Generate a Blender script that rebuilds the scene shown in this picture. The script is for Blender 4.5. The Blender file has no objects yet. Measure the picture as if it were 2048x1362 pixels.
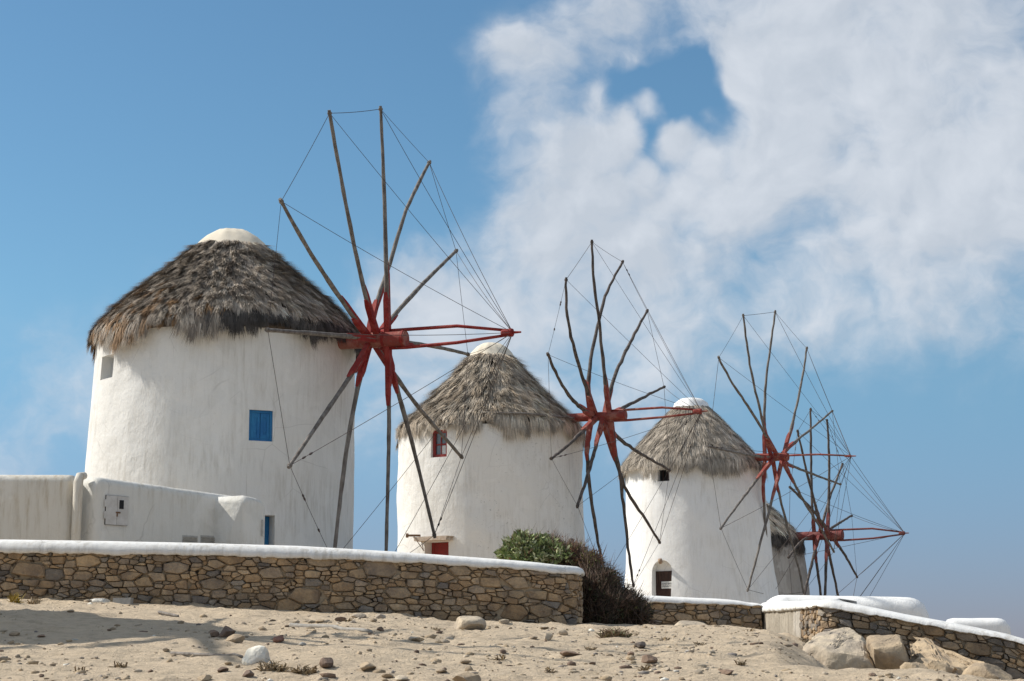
import bpy, bmesh, math, random
import numpy as np
from mathutils import Vector
sc = bpy.context.scene
COL = sc.collection
R = math.radians
# ------------------------------------------------------------------ camera
F = 3600.0                     # focal length in photo pixels (2048 wide)
PITCH = math.atan((1340 - 681) / F)
CP, SP = math.cos(PITCH), math.sin(PITCH)
CAM = Vector((0, 0, 1.5))
cd = bpy.data.cameras.new('camera'); cam = bpy.data.objects.new('camera', cd); COL.objects.link(cam)
cam.location = CAM; cam.rotation_euler = (math.pi/2 + PITCH, 0, 0)
cd.sensor_width = 36; cd.lens = 36*F/2048; cd.clip_start = 0.1; cd.clip_end = 20000
sc.camera = cam
SUN_EL, SUN_AZ = 42.0, -76.0   # azimuth from +Y towards +X
SUN_DIR = Vector((math.sin(R(SUN_AZ))*math.cos(R(SUN_EL)), math.cos(R(SUN_AZ))*math.cos(R(SUN_EL)), math.sin(R(SUN_EL))))
ld = bpy.data.lights.new('sun', 'SUN'); sun = bpy.data.objects.new('sun', ld); COL.objects.link(sun)
ld.energy = 4.1; ld.angle = R(0.55); ld.color = (1.0, 0.945, 0.86)
sun.rotation_euler = (-SUN_DIR).to_track_quat('-Z', 'Y').to_euler()
sun.location = (-30, 10, 40)
sc.view_settings.view_transform = 'Standard'; sc.view_settings.look = 'None'
sc.view_settings.exposure = 0.42; sc.view_settings.gamma = 1.0
sc.view_settings.use_curve_mapping = False

def ray(px, py):
    u = (px-1024)/F; v = (681-py)/F
    return Vector((u, CP - v*SP, SP + v*CP))
def at(px, py, Y):
    d = ray(px, py)
    return CAM + d*(Y/d.y)

# ------------------------------------------------------------------ node helper
class NT:
    def __init__(s, tree): s.t = tree; s.n = tree.nodes; s.l = tree.links
    def new(s, typ, **kw):
        n = s.n.new(typ)
        for k, v in kw.items(): setattr(n, k, v)
        return n
    def put(s, sock, v):
        if hasattr(v, 'is_output') or isinstance(v, bpy.types.NodeSocket): s.l.new(v, sock)
        elif v is not None: sock.default_value = v
    def math(s, op, a, b=None, c=None, clamp=False):
        n = s.new('ShaderNodeMath', operation=op); n.use_clamp = clamp
        s.put(n.inputs[0], a)
        if b is not None: s.put(n.inputs[1], b)
        if c is not None: s.put(n.inputs[2], c)
        return n.outputs[0]
    def vmath(s, op, a, b=None, scale=None):
        n = s.new('ShaderNodeVectorMath', operation=op)
        s.put(n.inputs[0], a)
        if b is not None: s.put(n.inputs[1], b)
        if scale is not None: s.put(n.inputs['Scale'], scale)
        return n.outputs['Value'] if op in ('DOT_PRODUCT', 'LENGTH') else n.outputs[0]
    def noise(s, vec, scale, detail=4, rough=0.55, dist=0.0):
        n = s.new('ShaderNodeTexNoise'); s.put(n.inputs['Vector'], vec)
        n.inputs['Scale'].default_value = scale; n.inputs['Detail'].default_value = detail
        n.inputs['Roughness'].default_value = rough; n.inputs['Distortion'].default_value = dist
        return n.outputs['Fac']
    def vor(s, vec, scale, feature='F1', rnd=1.0):
        n = s.new('ShaderNodeTexVoronoi', feature=feature); s.put(n.inputs['Vector'], vec)
        n.inputs['Scale'].default_value = scale; n.inputs['Randomness'].default_value = rnd
        return n
    def mix(s, fac, a, b, mode='MIX'):
        n = s.new('ShaderNodeMix', data_type='RGBA', blend_type=mode)
        s.put(n.inputs[0], fac)
        for i, v in ((6, a), (7, b)):
            if isinstance(v, tuple): n.inputs[i].default_value = (v[0], v[1], v[2], 1)
            else: s.l.new(v, n.inputs[i])
        return n.outputs[2]
    def ramp(s, fac, lo, hi, a=0.0, b=1.0):
        n = s.new('ShaderNodeMapRange', interpolation_type='SMOOTHSTEP')
        s.put(n.inputs[0], fac); s.put(n.inputs[1], lo); s.put(n.inputs[2], hi); s.put(n.inputs[3], a); s.put(n.inputs[4], b)
        return n.outputs[0]
    def bump(s, h, strength, dist, prev=None):
        n = s.new('ShaderNodeBump'); n.inputs['Strength'].default_value = strength; n.inputs['Distance'].default_value = dist
        s.l.new(h, n.inputs['Height'])
        if prev is not None: s.l.new(prev, n.inputs['Normal'])
        return n.outputs[0]
    def pos(s): return s.new('ShaderNodeNewGeometry').outputs['Position']
    def scale3(s, vec, sc3): return s.vmath('MULTIPLY', vec, sc3)

# ------------------------------------------------------------------ world: Nishita sky with clouds
w = bpy.data.worlds.new('World'); sc.world = w; w.use_nodes = True
T = NT(w.node_tree); T.n.clear()
sky = T.new('ShaderNodeTexSky', sky_type='NISHITA'); sky.sun_disc = False
sky.sun_elevation = R(SUN_EL); sky.sun_rotation = R(SUN_AZ % 360)
sky.altitude = 0; sky.air_density = 1.0; sky.dust_density = 0.3; sky.ozone_density = 2.0
SKY_STRENGTH = 0.080
tc = T.new('ShaderNodeTexCoord')
dirn = T.vmath('NORMALIZE', tc.outputs['Generated'])
sepz = T.new('ShaderNodeSeparateXYZ'); T.l.new(dirn, sepz.inputs[0])
tint = T.mix(T.ramp(sepz.outputs[2], -.01, .21), (.46, .485, .80), (0.72, 0.985, 1.03))
skyc = T.mix(1.0, sky.outputs[0], tint, 'MULTIPLY')
# cloud cover: soft clumps around directions in the sky, broken up by fractal noise
BL = [(1800, 120, 300, 1.6), (1990, 330, 260, 1.4), (1640, 60, 170, 1.3), (1620, 300, 140, 1.2), (1540, 200, 60, .8), (1470, 380, 150, .7), (1300, 340, 150, 1.0), (1130, 330, 100, .9),
      (1020, 110, 60, .75), (1090, 160, 80, .5), (1010, 260, 55, .4), (1190, 80, 110, .5), (1330, 30, 130, .8), (1440, 90, 60, .7), (1420, 520, 190, .48), (1180, 500, 150, .62), (1060, 450, 80, .55), (1080, 640, 150, .62), (1270, 690, 150, .5),
      (1560, 600, 150, .42), (1740, 450, 150, .6), (1940, 440, 120, .4), (790, 600, 80, .95), (850, 660, 120, 1.0), (900, 620, 90, .55),
      (770, 820, 110, .55), (1000, 780, 130, .42), (1250, 860, 120, .22), (60, 840, 190, .34), (330, 760, 200, .12),
      (1290, 160, 42, -.75), (1350, 178, 66, -.66), (1402, 182, 74, -.62), (1440, 215, 40, -.28), (1235, 175, 40, -.35), (1400, 130, 35, -.4), (1110, 215, 40, -.25), (1390, 460, 45, -.2), (1620, 430, 50, -.25), (1640, 480, 40, -.2), (1560, 500, 60, -.15)]
warpn = T.new('ShaderNodeTexNoise'); T.l.new(dirn, warpn.inputs['Vector']); warpn.inputs['Scale'].default_value = 16; warpn.inputs['Detail'].default_value = 4
warp = T.vmath('SCALE', T.vmath('SUBTRACT', warpn.outputs['Color'], (0.5, 0.5, 0.5)), scale=0.045)
warpm = T.new('ShaderNodeTexNoise'); T.l.new(dirn, warpm.inputs['Vector']); warpm.inputs['Scale'].default_value = 42; warpm.inputs['Detail'].default_value = 3
warp = T.vmath('ADD', warp, T.vmath('SCALE', T.vmath('SUBTRACT', warpm.outputs['Color'], (0.5, 0.5, 0.5)), scale=0.010))
dw = T.vmath('NORMALIZE', T.vmath('ADD', dirn, warp))
tot = None; hol = None
for (bx, by, br, bw) in BL:
    c = ray(bx, by).normalized(); k = 2/((br/F)**2)
    dt = T.vmath('DOT_PRODUCT', dw, tuple(c))
    g = T.math('EXPONENT', T.math('MULTIPLY_ADD', dt, k, -k))
    if bw > 0: tot = T.math('MULTIPLY', g, bw) if tot is None else T.math('MULTIPLY_ADD', g, bw, tot)
    else: hol = T.math('MULTIPLY', g, bw) if hol is None else T.math('MULTIPLY_ADD', g, bw, hol)
tot = T.math('SUBTRACT', 1.0, T.math('EXPONENT', T.math('MULTIPLY', tot, -1.05)))
tot = T.math('ADD', tot, hol)
# unseen clouds over the rest of the sky, thickened to raise ambient fill
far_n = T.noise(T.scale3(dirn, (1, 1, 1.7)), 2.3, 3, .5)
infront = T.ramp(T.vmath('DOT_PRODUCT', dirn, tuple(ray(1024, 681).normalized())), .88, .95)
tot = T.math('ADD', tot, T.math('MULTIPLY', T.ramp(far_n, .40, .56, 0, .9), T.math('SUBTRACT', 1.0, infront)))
fb = T.noise(dw, 20, 7, .52)
fb2 = T.noise(T.vmath('ADD', dw, tuple(SUN_DIR*0.012)), 20, 7, .52)
fine = T.noise(T.scale3(dw, (1, 1, 1.5)), 60, 6, .6)
nz_ = T.math('ADD', T.math('MULTIPLY', T.math('SUBTRACT', fb, .5), 1.6), T.math('MULTIPLY', T.math('SUBTRACT', fine, .5), .5))
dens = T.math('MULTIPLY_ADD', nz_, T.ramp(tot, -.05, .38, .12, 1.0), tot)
# billowing heads on the cumulus under the blue gap
gz_ = T.math('EXPONENT', T.math('MULTIPLY_ADD', T.vmath('DOT_PRODUCT', dirn, tuple(ray(1320, 250).normalized())), 2/((110/F)**2), -2/((110/F)**2)))
pw = T.vmath('ADD', dirn, T.vmath('SCALE', T.vmath('SUBTRACT', warpm.outputs['Color'], (0.5, 0.5, 0.5)), scale=0.014))
bv = T.new('ShaderNodeTexVoronoi', feature='SMOOTH_F1'); T.l.new(pw, bv.inputs['Vector']); bv.inputs['Scale'].default_value = 52; bv.inputs['Smoothness'].default_value = .35
bill = T.math('SUBTRACT', .62, bv.outputs['Distance'])
dens = T.math('ADD', dens, T.math('MULTIPLY', T.math('MULTIPLY', bill, gz_), 2.3))
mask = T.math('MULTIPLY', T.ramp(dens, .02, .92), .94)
glow = T.math('MULTIPLY', gz_, T.math('ADD', T.math('MULTIPLY', bill, 1.6), .25))
edge = T.math('SUBTRACT', fb, fb2)
lit = T.math('ADD', T.math('MULTIPLY', edge, 3.4), T.math('MULTIPLY', T.math('SUBTRACT', T.noise(dirn, 7, 4, .5), .5), 1.2))
lit = T.math('ADD', T.math('MULTIPLY', lit, .95), T.math('MULTIPLY_ADD', glow, .5, .30))
cl = T.mix(T.math('MAXIMUM', T.math('MINIMUM', lit, 1.0), 0.0), (5.3, 5.8, 6.5), (6.7, 7.1, 7.7))
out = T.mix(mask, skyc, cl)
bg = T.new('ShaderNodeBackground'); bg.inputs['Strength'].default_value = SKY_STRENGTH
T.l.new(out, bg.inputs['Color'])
wo = T.new('ShaderNodeOutputWorld'); T.l.new(bg.outputs[0], wo.inputs['Surface'])

# ------------------------------------------------------------------ materials
def material(name):
    m = bpy.data.materials.new(name); m.use_nodes = True
    t = NT(m.node_tree); b = t.n['Principled BSDF']; b.inputs['Specular IOR Level'].default_value = 0.25
    return m, t, b
def setc(t, b, col, rough=.85):
    if isinstance(col, tuple): b.inputs['Base Color'].default_value = (*col, 1)
    else: t.l.new(col, b.inputs['Base Color'])
    b.inputs['Roughness'].default_value = rough
def plaster(name, base=(.74, .725, .69), dirt=(.50, .45, .37), amount=.5, relief=1.0, mould=0.0):
    m, t, b = material(name); p = t.pos()
    n1 = t.noise(t.scale3(p, (7, 7, .8)), 1.5, 7, .66); n2 = t.noise(p, .6, 5, .6); n3 = t.noise(p, 26, 4, .6)
    f = t.math('MULTIPLY', t.ramp(n1, .40, .74), t.ramp(n2, .34, .64))
    c = t.mix(t.math('MULTIPLY', f, amount, clamp=True), base, dirt)
    drips = t.math('MULTIPLY', t.ramp(t.noise(t.scale3(p, (5, 5, .22)), 3.2, 4, .7, .6), .60, .74), t.ramp(t.noise(p, .9, 3, .5), .42, .62))
    c = t.mix(t.math('MULTIPLY', drips, .55*amount), c, (.30, .27, .22))
    patch = t.ramp(t.noise(p, .8, 3, .55, .8), .53, .57)
    c = t.mix(t.math('MULTIPLY', patch, .16), c, (.90, .89, .86))
    sp = t.math('MULTIPLY', t.ramp(t.noise(p, 11, 4, .75), .60, .70), t.ramp(t.noise(p, .75, 2, .5), .5-.12*mould, .62))
    c = t.mix(t.math('MULTIPLY', sp, min(.7, .25*amount+.5*mould)), c, (.16, .15, .135))
    ck = t.new('ShaderNodeTexVoronoi', feature='DISTANCE_TO_EDGE'); t.l.new(t.vmath('ADD', p, t.vmath('SCALE', t.new('ShaderNodeTexNoise').outputs['Color'], scale=.35)), ck.inputs['Vector']); ck.inputs['Scale'].default_value = .9
    crack = t.math('MULTIPLY', t.ramp(ck.outputs['Distance'], .012, .002), t.ramp(t.noise(p, .5, 2, .5), .50, .60))
    c = t.mix(t.math('MULTIPLY', crack, .35*amount), c, (.22, .20, .18))
    c = t.mix(t.ramp(n3, .2, .8, 0, .10), c, (.52, .50, .46))
    setc(t, b, c, .92)
    nb = t.bump(t.noise(t.scale3(p, (14, 14, 6)), 2.2, 5, .65), .45*relief, .03)
    nb = t.bump(t.noise(p, 1.6, 3, .5), .5*relief, .10, nb)
    t.l.new(nb, b.inputs['Normal'])
    return m
M = {}
M['plaster'] = plaster('weathered_white_plaster', (.73, .72, .685), (.46, .43, .375), .62, 1.1)
M['plaster_mould'] = plaster('mould_spotted_plaster', (.74, .725, .685), (.47, .44, .385), .62, 1.1, 1.0)
M['plaster_clean'] = plaster('fresh_white_plaster', (.83, .83, .815), (.56, .54, .49), .6, .8)
M['plaster_stain'] = plaster('stained_cream_plaster', (.64, .61, .54), (.40, .33, .23), .95)
M['plaster_out'] = plaster('dulled_white_plaster', (.64, .63, .585), (.42, .38, .30), .75)
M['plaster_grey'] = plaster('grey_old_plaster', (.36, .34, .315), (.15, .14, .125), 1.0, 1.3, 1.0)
M['plaster_rough'] = plaster('rough_grey_render', (.40, .355, .285), (.22, .19, .15), 1.0, 2.5, .6)
M['coping'] = plaster('whitewashed_coping', (.74, .74, .725), (.45, .42, .365), .95, .6)
def colattr(name, rough=.9, nscale=30, amt=.35, bump=.0, bd=.01, stretch=(1, 1, 1), attr='Col', big=0.0):
    m, t, b = material(name); p = t.scale3(t.pos(), stretch)
    a = t.new('ShaderNodeVertexColor', layer_name=attr).outputs[0]
    n = t.noise(p, nscale, 5, .62)
    c = t.mix(1.0, a, t.mix(n, (1-amt,)*3, (1+amt,)*3), 'MULTIPLY')
    if big: c = t.mix(1.0, c, t.mix(t.ramp(t.noise(p, nscale*.18, 4, .6), .3, .7), (1-big, 1-big, 1-big*.8), (1+big, 1+big*.9, 1+big*.7)), 'MULTIPLY')
    setc(t, b, c, rough)
    if bump: t.l.new(t.bump(n, bump, bd), b.inputs['Normal'])
    return m, t, b
M['stone'] = colattr('rubble_stone', .93, 22, .38, .9, .03, big=.28)[0]
M['thatch'] = colattr('thatch_straw', .75, 60, .25)[0]
M['rock'] = colattr('loose_rock', .93, 16, .36, .9, .03, big=.22)[0]
M['leaf'] = colattr('leaf', .55, 20, .2)[0]
def simple(name, c1, c2, scale, stretch=(1, 1, 1), rough=.8, bump=.4, bd=.01, lo=.35, hi=.65, metal=0):
    m, t, b = material(name); p = t.scale3(t.pos(), stretch)
    n = t.noise(p, scale, 6, .62)
    setc(t, b, t.mix(t.ramp(n, lo, hi), c1, c2), rough); b.inputs['Metallic'].default_value = metal
    if bump: t.l.new(t.bump(n, bump, bd), b.inputs['Normal'])
    return m
M['wood'] = simple('grey_weathered_pole', (.105, .09, .078), (.21, .19, .17), 9, (1, 1, .35))
M['wood_dark'] = simple('dark_weathered_pole', (.05, .043, .04), (.13, .105, .09), 9, (1, 1, .35))
M['wire'] = simple('rusted_wire', (.045, .035, .035), (.10, .08, .075), 30, bump=0)
def worn_paint(name, c1, c2, faded, bare, wear=.5):
    m, t, b = material(name); p = t.pos()
    c = t.mix(t.ramp(t.noise(p, 5, 5, .6), .35, .7), c1, c2)
    c = t.mix(t.ramp(t.noise(p, 3.3, 4, .6), .46, .62, 0, wear), c, faded)
    c = t.mix(t.ramp(t.noise(t.scale3(p, (1, 1, .6)), 21, 5, .7), .60, .66, 0, min(1, wear*1.4)), c, bare)
    setc(t, b, c, .72); t.l.new(t.bump(t.noise(p, 18, 5, .65), .5, .012), b.inputs['Normal']); return m
M['red'] = worn_paint('worn_red_paint', (.25, .02, .017), (.17, .016, .014), (.34, .07, .055), (.16, .11, .09), .5)
M['red_faded'] = worn_paint('faded_red_paint', (.25, .042, .032), (.20, .05, .04), (.32, .15, .115), (.17, .13, .11), .7)
M['red_far'] = worn_paint('dull_red_paint', (.17, .038, .034), (.14, .045, .04), (.22, .10, .085), (.12, .09, .08), .6)
M['red_frame'] = simple('red_window_paint', (.26, .03, .028), (.20, .035, .03), 12, rough=.6)
M['blue'] = simple('blue_shutter_paint', (.018, .13, .33), (.03, .19, .40), 5, (1, 1, .6), rough=.6, bump=.2)
M['brown_door'] = simple('dark_brown_door', (.035, .018, .014), (.06, .03, .022), 6, (3, 3, .4), rough=.6)
M['dark'] = simple('dark_interior', (.015, .015, .017), (.02, .02, .022), 3, bump=0)
M['canvas'] = simple('cream_canvas', (.68, .61, .49), (.56, .49, .38), 2.2, rough=.9, bump=.6, bd=.03, lo=.45, hi=.8)
M['underthatch'] = simple('dark_old_straw', (.045, .035, .028), (.09, .07, .055), 12, bump=.6)
M['metal'] = simple('grey_painted_metal', (.55, .54, .52), (.47, .455, .43), 7, rough=.5, bump=.1)
M['rust'] = simple('rusted_iron', (.12, .07, .045), (.2, .12, .07), 20, rough=.8)
M['mortar'] = simple('earth_mortar', (.05, .038, .027), (.36, .285, .195), 7, bump=.9, bd=.05, lo=.38, hi=.52)
M['concrete'] = simple('pale_concrete', (.45, .44, .41), (.36, .35, .325), 14)
M['pole_grey'] = simple('bleached_grey_pole', (.25, .235, .21), (.33, .31, .28), 12)
M['lintel'] = simple('weathered_lintel', (.36, .27, .20), (.50, .43, .35), 10)
M['sign'] = simple('white_sign', (.72, .72, .70), (.68, .68, .66), 10, bump=0)
M['ink'] = simple('black_lettering', (.02, .02, .02), (.025, .025, .025), 10, bump=0)
m, t, b = material('window_glass'); setc(t, b, (.10, .13, .15), .08); b.inputs['Specular IOR Level'].default_value = .8; M['glass'] = m
M['curtain'] = simple('white_curtain', (.62, .64, .63), (.55, .57, .57), 9)
# sand
m, t, b = material('dry_sand'); p = t.pos()
n1 = t.noise(p, .5, 5, .6); n2 = t.noise(p, 6, 5, .65); n3 = t.noise(p, 45, 4, .7)
c = t.mix(t.ramp(n1, .3, .7), (.62, .50, .355), (.56, .452, .325))
c = t.mix(t.ramp(n2, .40, .75, 0, .55), c, (.32, .255, .175))
c = t.mix(t.ramp(n3, .55, .75, 0, .45), c, (.57, .48, .365))
v = t.vor(p, 26); spk = t.ramp(v.outputs['Distance'], .10, .17, 1, 0)
sel = t.math('GREATER_THAN', t.new('ShaderNodeSeparateColor').outputs[0], .5)
sepn = t.new('ShaderNodeSeparateColor'); t.l.new(v.outputs['Color'], sepn.inputs[0])
sel = t.ramp(sepn.outputs[0], .50, .56)
c = t.mix(t.math('MULTIPLY', spk, t.math('MULTIPLY', sel, .7)), c, (.16, .12, .085))
v2 = t.vor(p, 70); c = t.mix(t.math('MULTIPLY', t.ramp(v2.outputs['Distance'], .16, .30, 1, 0), t.ramp(t.noise(p, 3, 3, .6), .42, .62, 0, .38)), c, (.26, .20, .145))
setc(t, b, c, .95)
nb = t.bump(t.noise(p, 9, 6, .72), 1.0, .08); nb = t.bump(n3, .6, .015, nb)
t.l.new(nb, b.inputs['Normal']); M['sand'] = m
m, t, b = material('sea_water'); setc(t, b, (.02, .07, .11), .15); p = t.pos()
t.l.new(t.bump(t.noise(p, .3, 5, .6), .3, .3), b.inputs['Normal']); M['sea'] = m

# ------------------------------------------------------------------ object helpers
WORLD = {}
def tag(o, label=None, cat=None, group=None, kind=None):
    if label: o['label'] = label
    if cat: o['category'] = cat
    if group: o['group'] = group
    if kind: o['kind'] = kind
    return o
def empty(name, loc, **kw):
    o = bpy.data.objects.new(name, None); COL.objects.link(o); o.location = loc; o.empty_display_size = .3
    WORLD[o.name] = np.array(loc, float)
    return tag(o, **kw)
def obj(name, V, Fc, mat, parent=None, smooth=False, col=None, origin=None, sharp=None):
    """one mesh object from world-space vertices"""
    V = np.asarray(V, float)
    if origin is None: origin = V.mean(0)
    origin = np.asarray(origin, float)
    me = bpy.data.meshes.new(name)
    me.from_pydata((V-origin).tolist(), [], [tuple(int(i) for i in f) for f in Fc])
    me.materials.append(mat)
    if smooth: me.polygons.foreach_set('use_smooth', [True]*len(me.polygons))
    if sharp: me.set_sharp_from_angle(angle=sharp)
    if col is not None:
        a = me.color_attributes.new('Col', 'FLOAT_COLOR', 'POINT')
        c = np.ones((len(V), 4)); c[:, :3] = col
        a.data.foreach_set('color', c.ravel())
    me.update()
    o = bpy.data.objects.new(name, me); COL.objects.link(o)
    if parent is not None:
        o.parent = parent; o.location = origin - WORLD[parent.name]
    else: o.location = origin
    WORLD[o.name] = origin
    return o
def obj_np(name, V, tris, mat, parent=None, col=None, smooth=False):
    """fast path for big triangle soups"""
    origin = V.mean(0)
    me = bpy.data.meshes.new(name)
    me.vertices.add(len(V)); me.vertices.foreach_set('co', (V-origin).astype(np.float32).ravel())
    n = len(tris); me.loops.add(n*3); me.polygons.add(n)
    me.loops.foreach_set('vertex_index', tris.astype(np.int32).ravel())
    me.polygons.foreach_set('loop_start', np.arange(0, n*3, 3, dtype=np.int32))
    me.polygons.foreach_set('loop_total', np.full(n, 3, dtype=np.int32))
    if smooth: me.polygons.foreach_set('use_smooth', np.ones(n, dtype=bool))
    me.materials.append(mat)
    if col is not None:
        a = me.color_attributes.new('Col', 'FLOAT_COLOR', 'POINT')
        c = np.ones((len(V), 4), dtype=np.float32); c[:, :3] = col
        a.data.foreach_set('color', c.ravel())
    me.update(calc_edges=True)
    o = bpy.data.objects.new(name, me); COL.objects.link(o)
    if parent is not None: o.parent = parent; o.location = origin - WORLD[parent.name]
    else: o.location = origin
    WORLD[o.name] = origin
    return o
class MB:
    def __init__(s): s.v = []; s.f = []; s.c = []
    def add(s, V, Fc, col=None):
        k = len(s.v); s.v += [tuple(p) for p in V]; s.f += [tuple(i+k for i in f) for f in Fc]
        if col is not None: s.c += [col]*len(V)
    def tube(s, pts, rad, n=8, col=None, twist=0):
        pts = [Vector(p) for p in pts]
        if not hasattr(rad, '__len__'): rad = [rad]*len(pts)
        V = []; up = Vector((.13, .31, .94)).normalized(); prev = None
        for i, p in enumerate(pts):
            d = (pts[min(i+1, len(pts)-1)]-pts[max(i-1, 0)]).normalized()
            x = (prev - d*prev.dot(d)).normalized() if prev is not None else d.cross(up).normalized()
            if x.length < .1: x = d.orthogonal().normalized()
            prev = x; y = d.cross(x)
            for k in range(n):
                a = 2*math.pi*k/n + twist
                V.append(p + (x*math.cos(a)+y*math.sin(a))*rad[i])
        Fc = [(i*n+k, i*n+(k+1) % n, (i+1)*n+(k+1) % n, (i+1)*n+k) for i in range(len(pts)-1) for k in range(n)]
        Fc += [tuple(range(n-1, -1, -1)), tuple((len(pts)-1)*n+k for k in range(n))]
        s.add(V, Fc, col)
    def box(s, c, ax, ay, az, col=None):
        """box centred at c with half-axis vectors"""
        c = Vector(c); V = [c+ax*i+ay*j+az*k for i in (-1, 1) for j in (-1, 1) for k in (-1, 1)]
        s.add(V, [(0, 1, 3, 2), (4, 6, 7, 5), (0, 4, 5, 1), (2, 3, 7, 6), (0, 2, 6, 4), (1, 5, 7, 3)], col)
    def build(s, name, mat, parent=None, smooth=False, **kw):
        return obj(name, s.v, s.f, mat, parent, smooth, col=np.array(s.c) if s.c else None, **kw)
def vhash(ix, iy, seed):
    h = (ix.astype(np.int64)*374761393 + iy.astype(np.int64)*668265263 + seed*1442695041) & 0x7fffffff
    h = ((h ^ (h >> 13))*1274126177) & 0x7fffffff
    return ((h ^ (h >> 16)) & 0xffff)/65535.0
def vnoise(x, y, seed=0):
    x = np.asarray(x, float); y = np.asarray(y, float)
    ix = np.floor(x); iy = np.floor(y); fx = x-ix; fy = y-iy
    fx = fx*fx*(3-2*fx); fy = fy*fy*(3-2*fy)
    a = vhash(ix, iy, seed); b_ = vhash(ix+1, iy, seed); c_ = vhash(ix, iy+1, seed); d_ = vhash(ix+1, iy+1, seed)
    return (a*(1-fx)+b_*fx)*(1-fy)+(c_*(1-fx)+d_*fx)*fy - .5
def fbm(x, y, seed=0, oct=4):
    s = 0; a = 1
    for k in range(oct): s = s + a*vnoise(np.asarray(x)*2**k, np.asarray(y)*2**k, seed+k*17); a *= .5
    return s

# ------------------------------------------------------------------ terrain
def sst(a, b_, x): t_ = np.clip((x-a)/(b_-a), 0, 1); return t_*t_*(3-2*t_)
ZWX = [-16, -10, -7.7, -5.2, -3.1, -1.6, -.7, .2, 1.05, 2.0, 3.6, 4.3, 4.7, 5.2, 5.8, 6.5, 7.6, 9, 13, 30]
ZWZ = [2.75, 2.66, 2.55, 2.45, 2.35, 2.30, 2.21, 2.175, 2.15, 2.12, 2.10, 1.98, 1.72, 1.50, 1.33, 1.15, .9, .5, -.3, -2]
def yw(x):
    base = np.where(x < 2.8, 27.22 + .02*(np.clip(x, -9, .6)+3.9)**2 + (33.3-27.6)*sst(.85, 1.15, x), 33.3 - (33.3-27.3)*sst(4.5, 4.95, x))
    return np.where(x > 4.95, 27.3-(x-4.6)*.337+.02, base)
def gz(x, y, fine=True):
    x = np.asarray(x, float); y = np.asarray(y, float)
    zw = np.interp(x, ZWX, ZWZ)
    z12 = 1.43 - .012*np.abs(x) - np.where(x > 3, (x-3)*.10, 0) + np.where(x < -6, (-6-x)*.03, 0)
    s = (y-12)/15
    zf = z12 + (zw-z12)*np.sign(s)*np.abs(s)**.95
    zf = np.where(y < 12, z12*np.clip(y/12, -1.5, 1), zf)
    zf = np.where(y > 27, zw + (y-27)*.025, zf)
    zb = np.interp(x, [-30, -12, 0, 1, 2, 4.5, 6, 8, 12, 20, 60], [2.6, 3.05, 2.95, 2.8, 2.5, 2.35, 1.9, 1.3, .4, -1.5, -9]) + .022*(np.clip(y, 27, 95)-30)
    m_ = sst(0, .22, y-yw(x))
    z = zf*(1-m_)+zb*m_
    z = z - sst(95, 210, y)*34 - sst(18, 60, np.abs(x+2))*14
    if fine:
        near = sst(4, 9, y)*(1-sst(32, 40, y))
        z = z + near*(.06*fbm(x*.7, y*.45, 3, 3) + .022*fbm(x*2.6, y*2.6, 9, 3) + .03*fbm(x*7, y*7, 21, 2))
        z = z - .48*sst(.138*y, .192*y, x)*(1-sst(25.6, 27.2, y))*sst(13, 19, y)
        z = z + near*.03*sst(.10, .35, fbm(x*1.7+5, y*1.1, 33, 3))
    return z
def steps(lo, hi, flo, fhi, fine, grow=1.12):
    a = list(np.arange(flo, fhi, fine)); d = fine; v = flo; L = []
    while v > lo: d *= grow; v -= d; L.append(v)
    d = fine; v = a[-1]; Hh = []
    while v < hi: d *= grow; v += d; Hh.append(v)
    return np.array(L[::-1]+a+Hh)
xs = steps(-130, 130, -9.0, 9.5, .055); ys = steps(-25, 330, 10.5, 34.0, .075)
X, Yg = np.meshgrid(xs, ys); Z = gz(X, Yg)
nx, ny = len(xs), len(ys)
V = np.stack([X.ravel(), Yg.ravel(), Z.ravel()], 1)
idx = np.arange(nx*ny).reshape(ny, nx)
a_, b_, c_, d_ = idx[:-1, :-1].ravel(), idx[:-1, 1:].ravel(), idx[1:, 1:].ravel(), idx[1:, :-1].ravel()
tris = np.concatenate([np.stack([a_, b_, c_], 1), np.stack([a_, c_, d_], 1)])
g = obj_np('ground', V, tris, M['sand'], smooth=True); tag(g, kind='structure')
q = 9000
g = obj('sea', [(-q, -q, -26), (q, -q, -26), (q, q, -26), (-q, q, -26)], [(0, 1, 2, 3)], M['sea']); tag(g, kind='structure')
def gpt(px, py):
    """where the line of sight through a photo pixel meets the ground in front"""
    d = ray(px, py); lo = 9.0; last = lo
    for i in range(1400):
        Y = 9.0 + i*.02; p_ = CAM + d*(Y/d.y)
        if p_.z < float(gz(p_.x, p_.y)): return Vector((p_.x, p_.y, float(gz(p_.x, p_.y))))
        if Y > 34: break
    p_ = CAM + d*(26.3/d.y); return Vector((p_.x, p_.y, float(gz(p_.x, p_.y))))

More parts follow.
